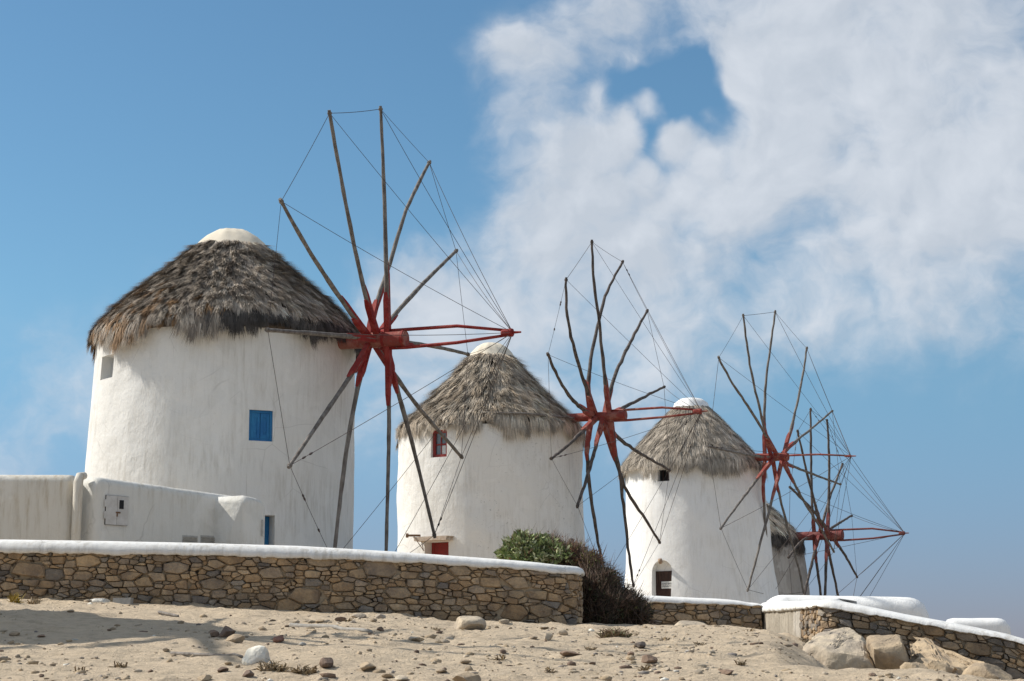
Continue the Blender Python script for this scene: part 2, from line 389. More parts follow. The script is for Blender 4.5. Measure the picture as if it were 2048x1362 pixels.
# ------------------------------------------------------------------ sweeps, rubble walls
class Path:
    def __init__(s, pts, step=.12):
        P = [Vector((p[0], p[1])) for p in pts]; s.p = []
        for i in range(len(P)-1):
            L = (P[i+1]-P[i]).length; n = max(1, int(L/step))
            for k in range(n): s.p.append(P[i].lerp(P[i+1], k/n))
        s.p.append(P[-1])
        s.p = np.array([(q_.x, q_.y) for q_ in s.p])
        s.u = np.concatenate([[0], np.cumsum(np.linalg.norm(np.diff(s.p, axis=0), axis=1))]); s.L = s.u[-1]
        d = np.gradient(s.p, axis=0); d /= np.linalg.norm(d, axis=1)[:, None]
        s.n = np.stack([d[:, 1], -d[:, 0]], 1)
    def pos(s, u): return np.array([np.interp(u, s.u, s.p[:, 0]), np.interp(u, s.u, s.p[:, 1])])
    def nor(s, u):
        n = np.array([np.interp(u, s.u, s.n[:, 0]), np.interp(u, s.u, s.n[:, 1])]); return n/np.linalg.norm(n)
def pxof(x, y): return 1024 + F*x/y*1.003
def sweep(name, path, us, section, mat, parent=None, smooth=True, sharp=.9):
    """section(u) -> list of (depth, z); depth is measured outwards from the path"""
    V = []; k = None
    for u in us:
        p = path.pos(u); n = path.nor(u); S = section(u); k = len(S)
        V += [(p[0]+n[0]*d, p[1]+n[1]*d, z) for d, z in S]
    Fc = [(i*k+j, (i+1)*k+j, (i+1)*k+(j+1) % k, i*k+(j+1) % k) for i in range(len(us)-1) for j in range(k)]
    Fc += [tuple(range(k-1, -1, -1))[::-1], tuple((len(us)-1)*k+j for j in range(k))[::-1]]
    return obj(name, V, Fc, mat, parent, smooth, sharp=sharp)
def fix(o):
    bm = bmesh.new(); bm.from_mesh(o.data); bmesh.ops.recalc_face_normals(bm, faces=bm.faces[:]); bm.to_mesh(o.data); bm.free(); return o

def clip(poly, nx_, ny_, c):
    out = []
    for i in range(len(poly)):
        a, b2 = poly[i], poly[(i+1) % len(poly)]
        da = a[0]*nx_+a[1]*ny_-c; db = b2[0]*nx_+b2[1]*ny_-c
        if da <= 0: out.append(a)
        if (da < 0 < db) or (db < 0 < da):
            t_ = da/(da-db); out.append((a[0]+(b2[0]-a[0])*t_, a[1]+(b2[1]-a[1])*t_))
    return out
def rubble(L, H, seed, sizes, joint=.0045, an=2.1):
    """irregular stones packed in a strip L x H: list of polygons (u, w)"""
    rnd = random.Random(seed); S = []
    for (rmin, rmax, tries) in sizes:
        for _ in range(int(tries*L*H)):
            r = rnd.uniform(rmin, rmax); x = rnd.uniform(-.1, L+.1); y = rnd.uniform(-.05, H+.05)
            ok = True
            for (x2, y2, r2) in S:
                dx = x-x2
                if abs(dx) > (r+r2)*1.2: continue
                dy = (y-y2)*an
                if dx*dx+dy*dy < ((r+r2)*.74)**2: ok = False; break
            if ok: S.append((x, y, r))
    polys = []
    for i, (x, y, r) in enumerate(S):
        P = [(x-.8, y-.6), (x+.8, y-.6), (x+.8, y+.6), (x-.8, y+.6)]
        P = [(a, b2*an) for a, b2 in P]; ys_ = y*an
        near = sorted(((x2-x)**2+(y2*an-ys_)**2, x2, y2*an, r2) for j, (x2, y2, r2) in enumerate(S) if j != i and abs(x2-x) < .9 and abs(y2-y) < .7)[:26]
        for d2, x2, y2, r2 in near:
            d = math.sqrt(d2); nx_, ny_ = (x2-x)/d, (y2-ys_)/d
            m_ = (d2 + r*r - r2*r2)/(2*d); mx, my = x+nx_*m_, ys_+ny_*m_
            # beds and perpends: turn each joint part of the way towards level or upright
            a_, b_ = math.copysign(abs(nx_)**1.9, nx_), math.copysign(abs(ny_)**1.9, ny_); l_ = math.hypot(a_, b_); a_, b_ = a_/l_, b_/l_
            q_ = math.sin((x+x2)*91.7+(ys_+y2)*57.3)*.16; nx_, ny_ = a_*math.cos(q_)-b_*math.sin(q_), a_*math.sin(q_)+b_*math.cos(q_)
            P = clip(P, nx_, ny_, nx_*mx+ny_*my-joint*rnd.uniform(.1, 2.1))
            if len(P) < 3: break
        if len(P) < 3: continue
        P = [(a, b2/an) for a, b2 in P]
        for (nx_, ny_, c) in ((1, 0, L), (-1, 0, 0), (0, 1, H), (0, -1, 0)):
            P = clip(P, nx_, ny_, c)
            if len(P) < 3: break
        if len(P) < 3: continue
        Q = [P[0]]
        for p_ in P[1:]:
            if math.hypot(p_[0]-Q[-1][0], p_[1]-Q[-1][1]) > .012: Q.append(p_)
        P = Q
        if len(P) < 3: continue
        ar = abs(sum(P[k][0]*P[(k+1) % len(P)][1]-P[(k+1) % len(P)][0]*P[k][1] for k in range(len(P))))/2
        if ar < .0009: continue
        # dressed stones have few straight edges
        want = rnd.choice((4, 5, 6, 6, 7))
        while len(P) > want:
            k = min(range(len(P)), key=lambda k: abs((P[k][0]-P[k-1][0])*(P[(k+1) % len(P)][1]-P[k-1][1])-(P[(k+1) % len(P)][0]-P[k-1][0])*(P[k][1]-P[k-1][1])))
            P.pop(k)
        # knock the corners off
        Q = []; extra = 10-len(P)
        order = sorted(range(len(P)), key=lambda k: rnd.random())[:max(0, extra)]
        for k in range(len(P)):
            a, b2, c = P[k-1], P[k], P[(k+1) % len(P)]
            if k in order:
                f1, f2 = rnd.uniform(.05, .17), rnd.uniform(.05, .17)
                Q.append((b2[0]+(a[0]-b2[0])*f1, b2[1]+(a[1]-b2[1])*f1)); Q.append((b2[0]+(c[0]-b2[0])*f2, b2[1]+(c[1]-b2[1])*f2))
            else: Q.append(b2)
        polys.append((Q, ar))
    return polys
TAN = [(.36, .262, .158), (.31, .215, .125), (.27, .20, .13), (.38, .29, .19), (.25, .21, .165), (.33, .235, .145), (.225, .195, .165), (.29, .19, .105), (.34, .27, .19)]
def stone_geo(path, Q, ztop, rnd, proud=.035, wn=0.0):
    cu = sum(p_[0] for p_ in Q)/len(Q); cw = sum(p_[1] for p_ in Q)/len(Q); n = len(Q)
    off = rnd.uniform(.0, proud); tu, tw = rnd.uniform(-.12, .12), rnd.uniform(-.12, .12)
    size = math.sqrt(max((p_[0]-cu)**2+(p_[1]-cw)**2 for p_ in Q))
    V = []
    def P3(u, w_, d):
        p = path.pos(u); nn = path.nor(u)
        return (p[0]+nn[0]*d, p[1]+nn[1]*d, ztop(u)-w_)
    for (k, d) in ((1, -.09), (1.0, -.012+off*.5), (.86, .012+off)):
        for (u, w_) in Q:
            uu = cu+(u-cu)*k; ww = cw+(w_-cw)*k
            e = 0 if d < -.05 else (uu-cu)*tu+(ww-cw)*tw + rnd.uniform(-.006, .006)
            V.append(P3(uu, ww, d+e))
    V.append(P3(cu, cw, .014+off+rnd.uniform(0, .10)*size*.3))
    Fc = [(r*n+k, r*n+(k+1) % n, (r+1)*n+(k+1) % n, (r+1)*n+k) for r in (0, 1) for k in range(n)]
    Fc += [(2*n+k, 2*n+(k+1) % n, 3*n) for k in range(n)]
    # outward winding
    a, b2, c = (Vector(V[Fc[-1][i]]) for i in range(3)); nn = path.nor(cu)
    if (b2-a).cross(c-a).dot(Vector((nn[0], nn[1], 0))) < 0: Fc = [f[::-1] for f in Fc]
    return V, Fc, cu, cw
def stone_wall(label, pts, ztop_bottom, ztop_top, seed, sizes, H, thick=.5, coplim=None, urange=None, cop_end=(0, 0), group=None, maxparts=300, zg=None, grey=False, holes=()):
    path = Path(pts); rnd = random.Random(seed)
    def fx(fn): return lambda u: fn(*path.pos(u))
    zb, zt = fx(ztop_bottom), fx(ztop_top)
    p0 = path.pos(0); root = empty('stone_wall', (p0[0], p0[1], float(gz(p0[0], p0[1], False))), label=label, cat='wall', group=group)
    us = np.linspace(0, path.L, max(4, int(path.L/.1)))
    # earth core
    fix(sweep('core', path, us, lambda u: [(-.022, zb(u)-H-.35), (-.022, zb(u)+.02), (-thick, zb(u)+.02), (-thick, zb(u)-H-.35)], M['mortar'], root, False, None))
    # whitewashed coping
    def sec(u):
        e = min(u, path.L-u); k = 1.0
        j = .018*float(fbm(u*2.3, 0, seed, 4)) + .022*float(vnoise(u*9, 0, seed+5)) + .014*float(vnoise(u*23, 3, seed+6))
        o = .012*float(vnoise(u*.8, 7, seed+3))
        drop = 0
        if u > path.L-cop_end[1]: drop = ((u-path.L+cop_end[1])/cop_end[1])**1.6
        if u < cop_end[0]: drop = (1-u/cop_end[0])**1.6
        b0, t0 = zb(u)+j-.012, zt(u)+o*.6; t0 = t0-(t0-b0)*.62*drop
        h = t0-b0
        return [(-.02, b0+.01), (.055+o*.4, b0), (.078+o, b0+.12*h), (.070+o, b0+.40*h), (.040+o, b0+.70*h), (-.03, b0+.91*h), (-.14, t0), (-.27, t0+.012), (-thick+.06, t0-.01), (-thick-.04, t0-.12*h-.02), (-thick-.04, b0), (-thick+.03, b0+.01)]
    fix(sweep('coping', path, np.linspace(0, path.L, max(8, int(path.L/.03))), sec, M['coping'], root, True, 1.2))
    # stones
    u0, u1 = urange or (0, path.L)
    polys = rubble(u1-u0, H, seed, sizes)
    items = []
    for Q, ar in polys:
        Q = [(u+u0, w_+.004) for u, w_ in Q]
        cu = sum(p_[0] for p_ in Q)/len(Q); cw = sum(p_[1] for p_ in Q)/len(Q)
        p = path.pos(cu); nn = path.nor(cu)
        gzv = float(gz(p[0]+nn[0]*.1, p[1]+nn[1]*.1))
        if zb(cu)-min(w_ for u, w_ in Q) < gzv-.02: continue
        if any(math.hypot((cu-hu)/1.0, cw-hw) < hr for hu, hw, hr in holes): continue
        low = zb(cu)-cw-gzv
        items.append((ar, Q, low))
    items.sort(key=lambda it: -it[0])
    rest = MB(); k = 0
    for i, (ar, Q, low) in enumerate(items):
        V, Fc, cu, cw = stone_geo(path, Q, zb, rnd)
        c = (np.array(rnd.choice(TAN))*.6+np.array((.315, .235, .15))*.4)*rnd.uniform(.90, 1.26)
        gy = rnd.random() < (.30 if low < .14 else .07)
        if gy or grey and rnd.random() < .3: c = np.array((.215, .19, .16))*rnd.uniform(.7, 1.25)
        if i < maxparts:
            o = obj('stone', V, Fc, M['stone'], root, col=np.tile(c, (len(V), 1)), sharp=None)
        else: rest.add(V, Fc, tuple(c)); k += 1
    if k: tag(rest.build('small_stones', M['stone'], root), kind='stuff')
    return root, path, len(items)

def tab(pxs, yps):
    """height of a photo line above a plan point, from a table of photo columns and rows"""
    def f(x, y):
        px = pxof(x, y); return at(px, float(np.interp(px, pxs, yps)), y).z
    return f
SIZES = [(.25, .33, .9), (.17, .22, 5), (.11, .145, 26), (.07, .095, 85), (.035, .055, 190)]
W1 = [(x_, 27.0+.02*(x_+3.9)**2) for x_ in np.linspace(-9.0, .35, 30)] + [(.62, 27.45), (.82, 27.58), (.97, 27.8), (1.05, 28.1), (1.10, 29.8)]
w1_top = tab([-300, 0, 200, 400, 600, 800, 1000, 1080, 1130, 1165, 1300], [1077, 1078, 1081, 1085, 1091, 1103, 1118, 1124, 1129, 1132, 1134])
w1_bot = tab([-300, 0, 200, 400, 520, 760, 900, 1000, 1130, 1165, 1300], [1103, 1104, 1107, 1111, 1113, 1121, 1129, 1136, 1147, 1150, 1152])
wall1, path1, n1_ = stone_wall('long tan rubble wall with rounded white coping running in front of the two nearest windmills', W1, w1_bot, w1_top, 11, SIZES, .92, cop_end=(0, 1.9), urange=(.9, 10.9), group='rubble walls with white coping')
W2 = [(1.0, 32.9), (3.9, 33.0), (4.53, 33.02)]
w2_top = tab([1100, 1270, 1380, 1480, 1520], [1186, 1190, 1195, 1199, 1201]); w2_bot = tab([1100, 1270, 1380, 1480, 1520], [1201, 1203, 1206, 1209, 1211])
wall2, path2, n2_ = stone_wall('short rubble wall with white coping below the third windmill, right of the dark bush', W2, w2_bot, w2_top, 23, SIZES, .60, cop_end=(0, .8), group='rubble walls with white coping', grey=True)
W3 = [(4.60, 33.5), (4.62, 29.2), (4.63, 27.12), (4.75, 27.0), (6.2, 26.5), (8.2, 25.85), (10.5, 25.0)]
w3_top = tab([1480, 1505, 1560, 1600, 1650, 1720, 1800, 1900, 2000, 2048, 2300, 2500], [1203, 1204, 1203, 1201, 1198, 1212, 1229, 1247, 1268, 1282, 1350, 1390])
w3_bot = tab([1480, 1505, 1560, 1600, 1635, 1720, 1800, 1900, 2000, 2048, 2300, 2500], [1224, 1224, 1221, 1217, 1212, 1226, 1241, 1260, 1279, 1293, 1365, 1405])
wall3, path3, n3_ = stone_wall('rubble wall with white coping that turns a sunlit corner and slopes down behind the boulders', W3, w3_bot, w3_top, 37, SIZES, 1.15, group='rubble walls with white coping', urange=(4.45, 10.6), grey=True)
# rough plaster on the back half of the return of that wall
usP = np.linspace(0, 4.5, 46)
def secP(u):
    zb_ = w3_bot(*path3.pos(u)); j = .012*float(fbm(u*3, 0, 77, 3))
    return [(-.04, zb_-1.0), (.022+j, zb_-1.0), (.03+j, zb_-.5), (.022-j, zb_+.01), (-.04, zb_+.01)]
fix(sweep('rendered_face', path3, usP, secP, M['plaster_rough'], wall3, True, .9))

# ------------------------------------------------------------------ white walls and the outbuilding
def rounded(thick, zt, zb_, r=.22, over=0.0, n=5):
    S = [(over, zb_), (over, zt-r)]
    for k in range(1, n+1):
        a = math.pi/2*k/n; S.append((over-r*1.1*(1-math.cos(a)), zt-r+r*math.sin(a)))
    m_ = thick-r*1.1
    for k in range(0, n+1):
        a = math.pi/2*k/n; S.append((over-m_-r*1.1*math.sin(a)+0, zt-r+r*math.cos(a)))
    S.append((over-thick, zb_)); return S
def white_wall(name, parent, pts, zt, zb_, thick, mat, r=.22, ends=(.3, .3), seed=1):
    path = Path(pts, .1); us = list(np.linspace(0, path.L, max(6, int(path.L/.08))))
    def sec(u):
        t0 = zt(u) if callable(zt) else zt
        e = 0
        if ends[0] and u < ends[0]: e = (1-u/ends[0])
        if ends[1] and u > path.L-ends[1]: e = (u-path.L+ends[1])/ends[1]
        t0 -= .95*r*(1-math.sqrt(max(0, 1-e*e))) if e > 0 else 0
        ins = .08*e*e
        return [(d - ins if d > -thick/2 else d + ins, z+.008*float(fbm(u*2, d*4+z*2, seed, 2))) for d, z in rounded(thick, t0, zb_, r)]
    return fix(sweep(name, path, us, sec, mat, parent, True, 1.0)), path
# wall A behind the front wall, at the left
zA = at(80, 948, 35.0).z
rootA = empty('plaster_wall', (-9.5, 35.0, 2.9), label='cream stained plaster wall with rounded top at the left edge of the photo', cat='wall')
white_wall('body', rootA, [(-12.0, 35.0), (-8.52, 35.0)], zA, 2.4, .5, M['plaster_stain'], .17, (0, .12), 5)
mb = MB(); pA = at(156, 1010, 35.0)
mb.tube([(pA.x, 34.93, 2.3), (pA.x+.005, 34.93, zA-.16), (pA.x+.02, 34.98, zA-.05), (pA.x+.08, 35.1, zA-.02)], [.095, .093, .09, .07], 14)
mb.build('pilaster', M['plaster_stain'], rootA, True)
# outbuilding B with corner block C
B0 = at(190, 1000, 34.9); B1 = at(476, 1000, 37.4)
rootB = empty('outbuilding', (B0.x, B0.y, 2.9), label='low white outbuilding with a metal meter cabinet, in front of the largest windmill', cat='building')
LB = math.hypot(B1.x-B0.x, B1.y-B0.y)
zB0, zB1 = at(190, 951, 34.9).z, at(470, 991, 37.4).z
bodyB, pathB = white_wall('body', rootB, [(B0.x, B0.y), (B1.x, B1.y)], lambda u: zB0+(zB1-zB0)*u/LB, 2.4, 1.7, M['plaster_out'], .17, (.14, 0), 6)
C0 = at(490, 1000, 36.6); C1 = at(537, 1000, 37.3)
LC = math.hypot(C1.x-C0.x, C1.y-C0.y)
zC0, zC1 = at(484, 989, 36.6).z, at(524, 1010, 37.3).z
blockC, pathC = white_wall('corner_block', rootB, [(C0.x, C0.y), (C1.x, C1.y)], lambda u: zC0-.05*(u/LC)-(.15 if u > LC*.6 else 0)*((u/LC-.6)/.4)**2, 2.4, 1.4, M['plaster_out'], .13, (.06, .16), 8)
def wall_frame(path, px, extra=0.0):
    """point u on a path seen at a photo column"""
    best = min(np.linspace(0, path.L, 400), key=lambda u: abs(pxof(*path.pos(u))-px)); return best
def on_wall(path, px, py, out=0.0):
    u = wall_frame(path, px); p = path.pos(u); n = path.nor(u)
    z = at(px, py, p[1]).z
    return Vector((p[0]+n[0]*out, p[1]+n[1]*out, z)), Vector((n[0], n[1], 0)), Vector((-n[1], n[0], 0))
# meter cabinet: frame, two doors, hinges, latch
a0, nB, tB = on_wall(pathB, 208, 988, .0); a1, _, _ = on_wall(pathB, 253, 1054, .0)
mid = (a0+a1)/2; hw = (Vector((a1.x-a0.x, a1.y-a0.y, 0))).length/2; hh = abs(a0.z-a1.z)/2*.94; ez = Vector((0, 0, 1))
mb = MB(); mb.box(mid+nB*.008, tB*hw, nB*.014, ez*hh); cab = mb.build('meter_cabinet', M['dark'], rootB)
for s in (-1, 1):
    mb = MB(); mb.box(mid+nB*.026+tB*(s*hw*.5), tB*(hw*.485), nB*.008, ez*(hh*.985)); dr = mb.build('door', M['metal'], cab)
mb = MB(); mb.box(mid+nB*.037+tB*(hw*.36)+ez*hh*.42, tB*.05, nB*.003, ez*(hh*.30)); mb.build('glazed_slot', M['dark'], cab)
mb = MB(); mb.box(mid+nB*.04+tB*(.02)-ez*.04, tB*.05, nB*.006, ez*.016); mb.box(mid+nB*.04-ez*.09, tB*.012, nB*.006, ez*.03); mb.build('latch', M['rust'], cab)
for zz in (.45, -.35):
    mb = MB(); mb.box(mid-tB*(hw+.012)+nB*.03+ez*hh*zz, tB*.022, nB*.01, ez*.07); mb.build('hinge', M['metal'], cab)
p_, nn, tt = on_wall(pathB, 451, 1027, .004)
mb = MB(); mb.tube([p_-nn*.03, p_+nn*.004], .055, 14); mb.build('drain_hole', M['dark'], rootB)
for px in (380, 416):
    p_, nn, tt = on_wall(pathB, px, 1079, .004)
    mb = MB()
    for k in range(4): mb.box(p_+nn*.012-ez*(k*.045-.03), tt*.17, nn*.012, ez*.014+nn*.01)
    mb.box(p_-nn*.004-ez*.05, tt*.19, nn*.004, ez*.13); mb.build('vent', M['rust'] if 0 else M['concrete'], rootB)
p_, nn, tt = on_wall(pathC, 523, 1056, .0)
mb = MB(); mb.box(p_+nn*.02, tt*.022, nn*.03, ez*.17); mb.build('junction_box', M['metal'], rootB)
# two low white walls at the right, beyond the sloping rubble wall
rootD = empty('plaster_wall', (5.2, 36, 2.0), label='long low white plastered wall with humped top behind the sloping rubble wall', cat='wall', group='low white walls at the right')
zD = at(1700, 1187, 36).z
white_wall('body', rootD, [(5.08, 36.2), (8.28, 36.0)], lambda u: zD-.02*u, 1.2, 1.5, M['plaster_clean'], .30, (.34, .42), 12)
rootE = empty('plaster_wall', (9.5, 40, 1.0), label='small low white wall, farthest right beyond the sloping coping', cat='wall', group='low white walls at the right')
zE = at(1950, 1236, 40).z
white_wall('body', rootE, [(9.55, 40), (10.9, 39.8)], zE, .4, 1.2, M['plaster_clean'], .18, (.15, .30), 13)

# ------------------------------------------------------------------ windmills
def line2(c, d, px, py):
    """distance along the plan line c + s*d at which the line of sight through (px, py) crosses it"""
    r = ray(px, py)
    A = np.array([[d[0], -r.x], [d[1], -r.y]]); s, k = np.linalg.solve(A, [CAM.x-c[0], CAM.y-c[1]])
    return s, CAM + r*k
def lathe_geo(cx, cy, prof, n=96, wob=0.0, seed=0, drift=None):
    V = []
    for i, (r, z) in enumerate(prof):
        for k in range(n):
            a = 2*math.pi*k/n
            rr = r + (wob*float(fbm(math.cos(a)*2+5, math.sin(a)*2+z*.7, seed, 3)) if wob else 0)
            ox = drift(z) if drift else 0
            V.append((cx+ox+rr*math.sin(a), cy-rr*math.cos(a), z))
    m_ = len(prof)
    Fc = [(i*n+k, i*n+(k+1) % n, (i+1)*n+(k+1) % n, (i+1)*n+k) for i in range(m_-1) for k in range(n)]
    Fc += [tuple(range(n-1, -1, -1)), tuple((m_-1)*n+k for k in range(n))]
    return V, Fc
def prism(outline, c, er, et, depth, front):
    """closed prism: outline (t, z) about c, extruded along er from -depth to +front"""
    n = len(outline); V = [c+et*a+Vector((0, 0, z))+er*d for d in (-depth, front) for a, z in outline]
    Fc = [(k, (k+1) % n, n+(k+1) % n, n+k) for k in range(n)] + [tuple(range(n-1, -1, -1)), tuple(range(n, 2*n))]
    return V, Fc
def boolean_cut(o, cutters):
    tmp = []
    for V, Fc in cutters:
        c = obj('cut', V, Fc, M['plaster']); fix(c); tmp.append(c)
        md = o.modifiers.new('b', 'BOOLEAN'); md.operation = 'DIFFERENCE'; md.solver = 'EXACT'; md.object = c
    dg = bpy.context.evaluated_depsgraph_get(); dg.update()
    me = bpy.data.meshes.new_from_object(o.evaluated_get(dg)); o.modifiers.clear(); old = o.data; o.data = me; me.name = old.name
    bpy.data.meshes.remove(old)
    for c in tmp: m_ = c.data; bpy.data.objects.remove(c); bpy.data.meshes.remove(m_)
    me.polygons.foreach_set('use_smooth', [True]*len(me.polygons)); me.set_sharp_from_angle(angle=.6)
def make_thatch(root, cx, cy, prof, seed, tiers, tuft_w, strands, colour, hang, width=.02, lift=.10, ox=0):
    rg = np.random.default_rng(seed)
    P = np.array(prof); d = np.linalg.norm(np.diff(P, axis=0), axis=1); S = np.concatenate([[0], np.cumsum(d)]); Lt = S[-1]
    sp = Lt/tiers; VV = []; CC = []
    for k in range(tiers+1):
        last = k >= tiers-1
        s0 = sp*k - sp*.35
        r0 = max(.25, float(np.interp(max(s0+sp, 0), S, P[:, 0])))
        nt = int(2*math.pi*r0/tuft_w)
        for j in range(nt):
            th = 2*math.pi*(j+rg.uniform(-.45, .45))/nt
            q_ = colour(math.atan2(math.sin(th), math.cos(th)), (s0+sp)/Lt, rg)
            n = strands + (8 if last else 0)
            rag = max(.42, .85+1.3*float(fbm(th*4+seed, 2, seed, 3))+rg.uniform(-.3, .4))
            L = sp*rg.uniform(1.7, 2.5, n)
            if last: L = (Lt-s0+hang*rag)*rg.uniform(.72, 1.02, n)
            tl = lift*rg.uniform(.3, 1.5); s1 = s0 + rg.uniform(-.4, .4)*sp
            lean = rg.normal(0, .085)
            b0 = rg.uniform(-.6, .6, n)*tuft_w; dv = rg.normal(lean, .085, n)
            h0 = rg.uniform(-.01, .03, n); lf = tl*rg.uniform(.5, 1.3, n); wd = width*rg.uniform(.6, 1.4, n)
            cc = np.clip(np.array(q_)[None, :]*rg.uniform(.62, 1.4, n)[:, None], 0, .8)
            pts = []
            for qq in (0, .55, 1.0):
                s = s1+L*qq; over = np.clip(s-Lt, 0, None)
                r = np.interp(np.clip(s, 0, Lt), S, P[:, 0]) + over*.18; z = np.interp(np.clip(s, 0, Lt), S, P[:, 1]) - over*.98
                sl = .72
                h = h0+lf*qq**1.5*(1-.5*np.clip(over/.3, 0, 1))
                r = np.maximum(r + h*.62, .02); z = z + h*.78
                off = b0+dv*L*qq
                pts.append((r, z, th+off/np.maximum(r, .3)))
            for qi, (r, z, a) in enumerate(pts):
                for sgn in ((-1, 1) if qi < 2 else (0,)):
                    aa = a + sgn*wd/2*(1 if qi == 0 else .9)/np.maximum(r, .3)
                    VV.append(np.stack([cx+ox+r*np.sin(aa), cy-r*np.cos(aa), z], 1))
            CC.append(cc)
    # blocks of 5 vertex arrays per tuft
    V = []; Tt = []; C = []; base = 0
    for i in range(0, len(VV), 5):
        blk = np.stack(VV[i:i+5], 1); n = len(blk); V.append(blk.reshape(-1, 3)); C.append(np.repeat(CC[i//5], 5, 0))
        o_ = base+np.arange(n)*5
        Tt.append(np.stack([o_, o_+1, o_+3], 1)); Tt.append(np.stack([o_, o_+3, o_+2], 1)); Tt.append(np.stack([o_+2, o_+3, o_+4], 1)); base += n*5
    return tag(obj_np('thatch', np.concatenate(V), np.concatenate(Tt), M['thatch'], root, np.concatenate(C)), kind='stuff')
MILLS = []
def windmill(c):
    Y = c['Y']; k = Y/F
    cx = at(c['cx'], 900, Y).x; cy = Y
    Zp = lambda py: at(c['cx'], py, Y).z
    g0 = float(gz(cx, cy, False))
    root = empty('windmill', (cx, cy, g0), label=c['label'], cat='windmill', group='thatched windmills along the ridge')
    # tower
    tp = c['tower']; zs = [Zp(p) for p, h, x in tp]; rs = [h*k for p, h, x in tp]; dx = [(x-c['cx'])*k for p, h, x in tp]
    zo = sorted(range(len(zs)), key=lambda i: zs[i]); za = [zs[i] for i in zo]; ra = [rs[i] for i in zo]; da = [dx[i] for i in zo]
    def ext(z, arr):
        if z < za[0]: return arr[0]+(arr[0]-arr[-1])/(za[-1]-za[0])*(za[0]-z)
        return float(np.interp(z, za, arr))
    ztop = Zp(c['tower_top']); zbot = g0-.6
    drift = lambda z: ext(z, da)
    zz = np.linspace(zbot, ztop, 26)
    V, Fc = lathe_geo(cx, cy, [(ext(z, ra), z) for z in zz], 112, c.get('wob', .05), c['seed'], drift)
    tower = obj('tower', V, Fc, c['plaster'], root, True, origin=(cx, cy, g0)); fix(tower)
    def wallpt(px, py):
        z = Zp(py); r = ext(z, ra); x0 = cx+drift(z)
        th = math.asin(max(-.98, min(.98, (px-pxof(x0, Y))*k/r)))
        for _ in range(3):
            y_ = cy-r*math.cos(th); z = at(px, py, y_).z; r = ext(z, ra); x0 = cx+drift(z)
            xx = at(px, py, y_).x; th = math.asin(max(-.98, min(.98, (xx-x0)/r)))
        return th, r, z, x0
    cuts = []; todo = []
    for wn in c['openings']:
        t0, r, z1, x0 = wallpt(wn['px'][0], (wn['py'][0]+wn['py'][1])/2); t1, _, _, _ = wallpt(wn['px'][1], (wn['py'][0]+wn['py'][1])/2)
        tm = (t0+t1)/2; _, _, ztop_, _ = wallpt(sum(wn['px'])/2, wn['py'][0]); _, _, zbot_, _ = wallpt(sum(wn['px'])/2, wn['py'][1])
        er = Vector((math.sin(tm), -math.cos(tm), 0)); et = Vector((math.cos(tm), math.sin(tm), 0))
        hwid = r*math.sin((t1-t0)/2); hh_ = (ztop_-zbot_)/2
        cpt = Vector((x0, cy, (ztop_+zbot_)/2)) + er*(r*math.cos((t1-t0)/2))
        if wn.get('arch'):
            ol = [(-hwid, -hh_), (hwid, -hh_)] + [(hwid*math.cos(a), hh_-hwid+hwid*math.sin(a)) for a in np.linspace(0, math.pi, 13)]
        else: ol = [(-hwid, -hh_), (hwid, -hh_), (hwid, hh_), (-hwid, hh_)]
        cuts.append(prism(ol, cpt, er, et, wn['depth'], .6)); todo.append((wn, cpt, er, et, hwid, hh_))
    if cuts: boolean_cut(tower, cuts)
    up = Vector((0, 0, 1))
    for wn, cpt, er, et, hwid, hh_ in todo:
        bk = cpt - er*wn['depth']; kind = wn['kind']
        if kind == 'shutter':
            mb = MB()
            for s in (-1, 1): mb.box(bk+er*.03+et*s*(hwid-.03), et*.03, er*.03, up*hh_)
            for s in (-1, 1): mb.box(bk+er*.03+up*s*(hh_-.03), et*(hwid-.06), er*.028, up*.03)
            fr = mb.build('shutter_frame', M['blue'], root)
            for s in (-1, 1):
                hs = (hwid-.065)/2; cc = bk+er*.035+et*s*(hs+.002); mb = MB(); hv = hh_-.065
                mb.box(cc-er*.012, et*(hs-.004), er*.010, up*hv)
                for q_ in (-1, 1):
                    mb.box(cc+et*q_*(hs-.036), et*.032, er*.016, up*hv)
                    mb.box(cc+up*q_*(hv-.045), et*(hs-.07), er*.015, up*.045)
                mb.box(cc+et*0, et*(hs*.34), er*.006, up*(hv-.14))
                mb.build('shutter', M['blue'], fr)
        elif kind == 'glass':
            mb = MB(); f_ = .05*wn.get('fr', 1); mat = M[wn.get('mat', 'red_frame')]
            for s in (-1, 1): mb.box(bk+er*.05+et*s*(hwid-f_), et*f_, er*.04, up*hh_)
            for s in (-1, 1): mb.box(bk+er*.05+up*s*(hh_-f_), et*(hwid-2*f_), er*.038, up*f_)
            mb.box(bk+er*.045-up*hh_*.05, et*(hwid-2*f_), er*.02, up*.022); mb.box(bk+er*.045, et*.018, er*.018, up*(hh_-2*f_))
            fr = mb.build('window_frame', mat, root)
            mb = MB(); mb.box(bk+er*.03, et*(hwid-f_*1.5), er*.006, up*(hh_-f_*1.5)); mb.build('pane', M['glass'], fr)
            if wn.get('curtain'):
                mb = MB(); mb.box(bk+er*.038-up*hh_*.5+et*hwid*.3, et*(hwid*.42), er*.003, up*(hh_*.36)); mb.build('curtain', M['curtain'], fr)
        elif kind == 'dark':
            mb = MB(); mb.box(bk+er*.01, et*(hwid-.004), er*.008, up*(hh_-.004)); mb.build('window', M['dark'], root)
            if wn.get('bars'):
                mb = MB()
                for s in (-.33, .33): mb.box(bk+er*.08+et*s*hwid, et*.012, er*.012, up*hh_)
                mb.build('window_bars', M['brown_door'], root)
        elif kind == 'door':
            hd = hh_*wn.get('dh', 1); zc = -hh_+hd
            mb = MB(); mat = M[wn['mat']]
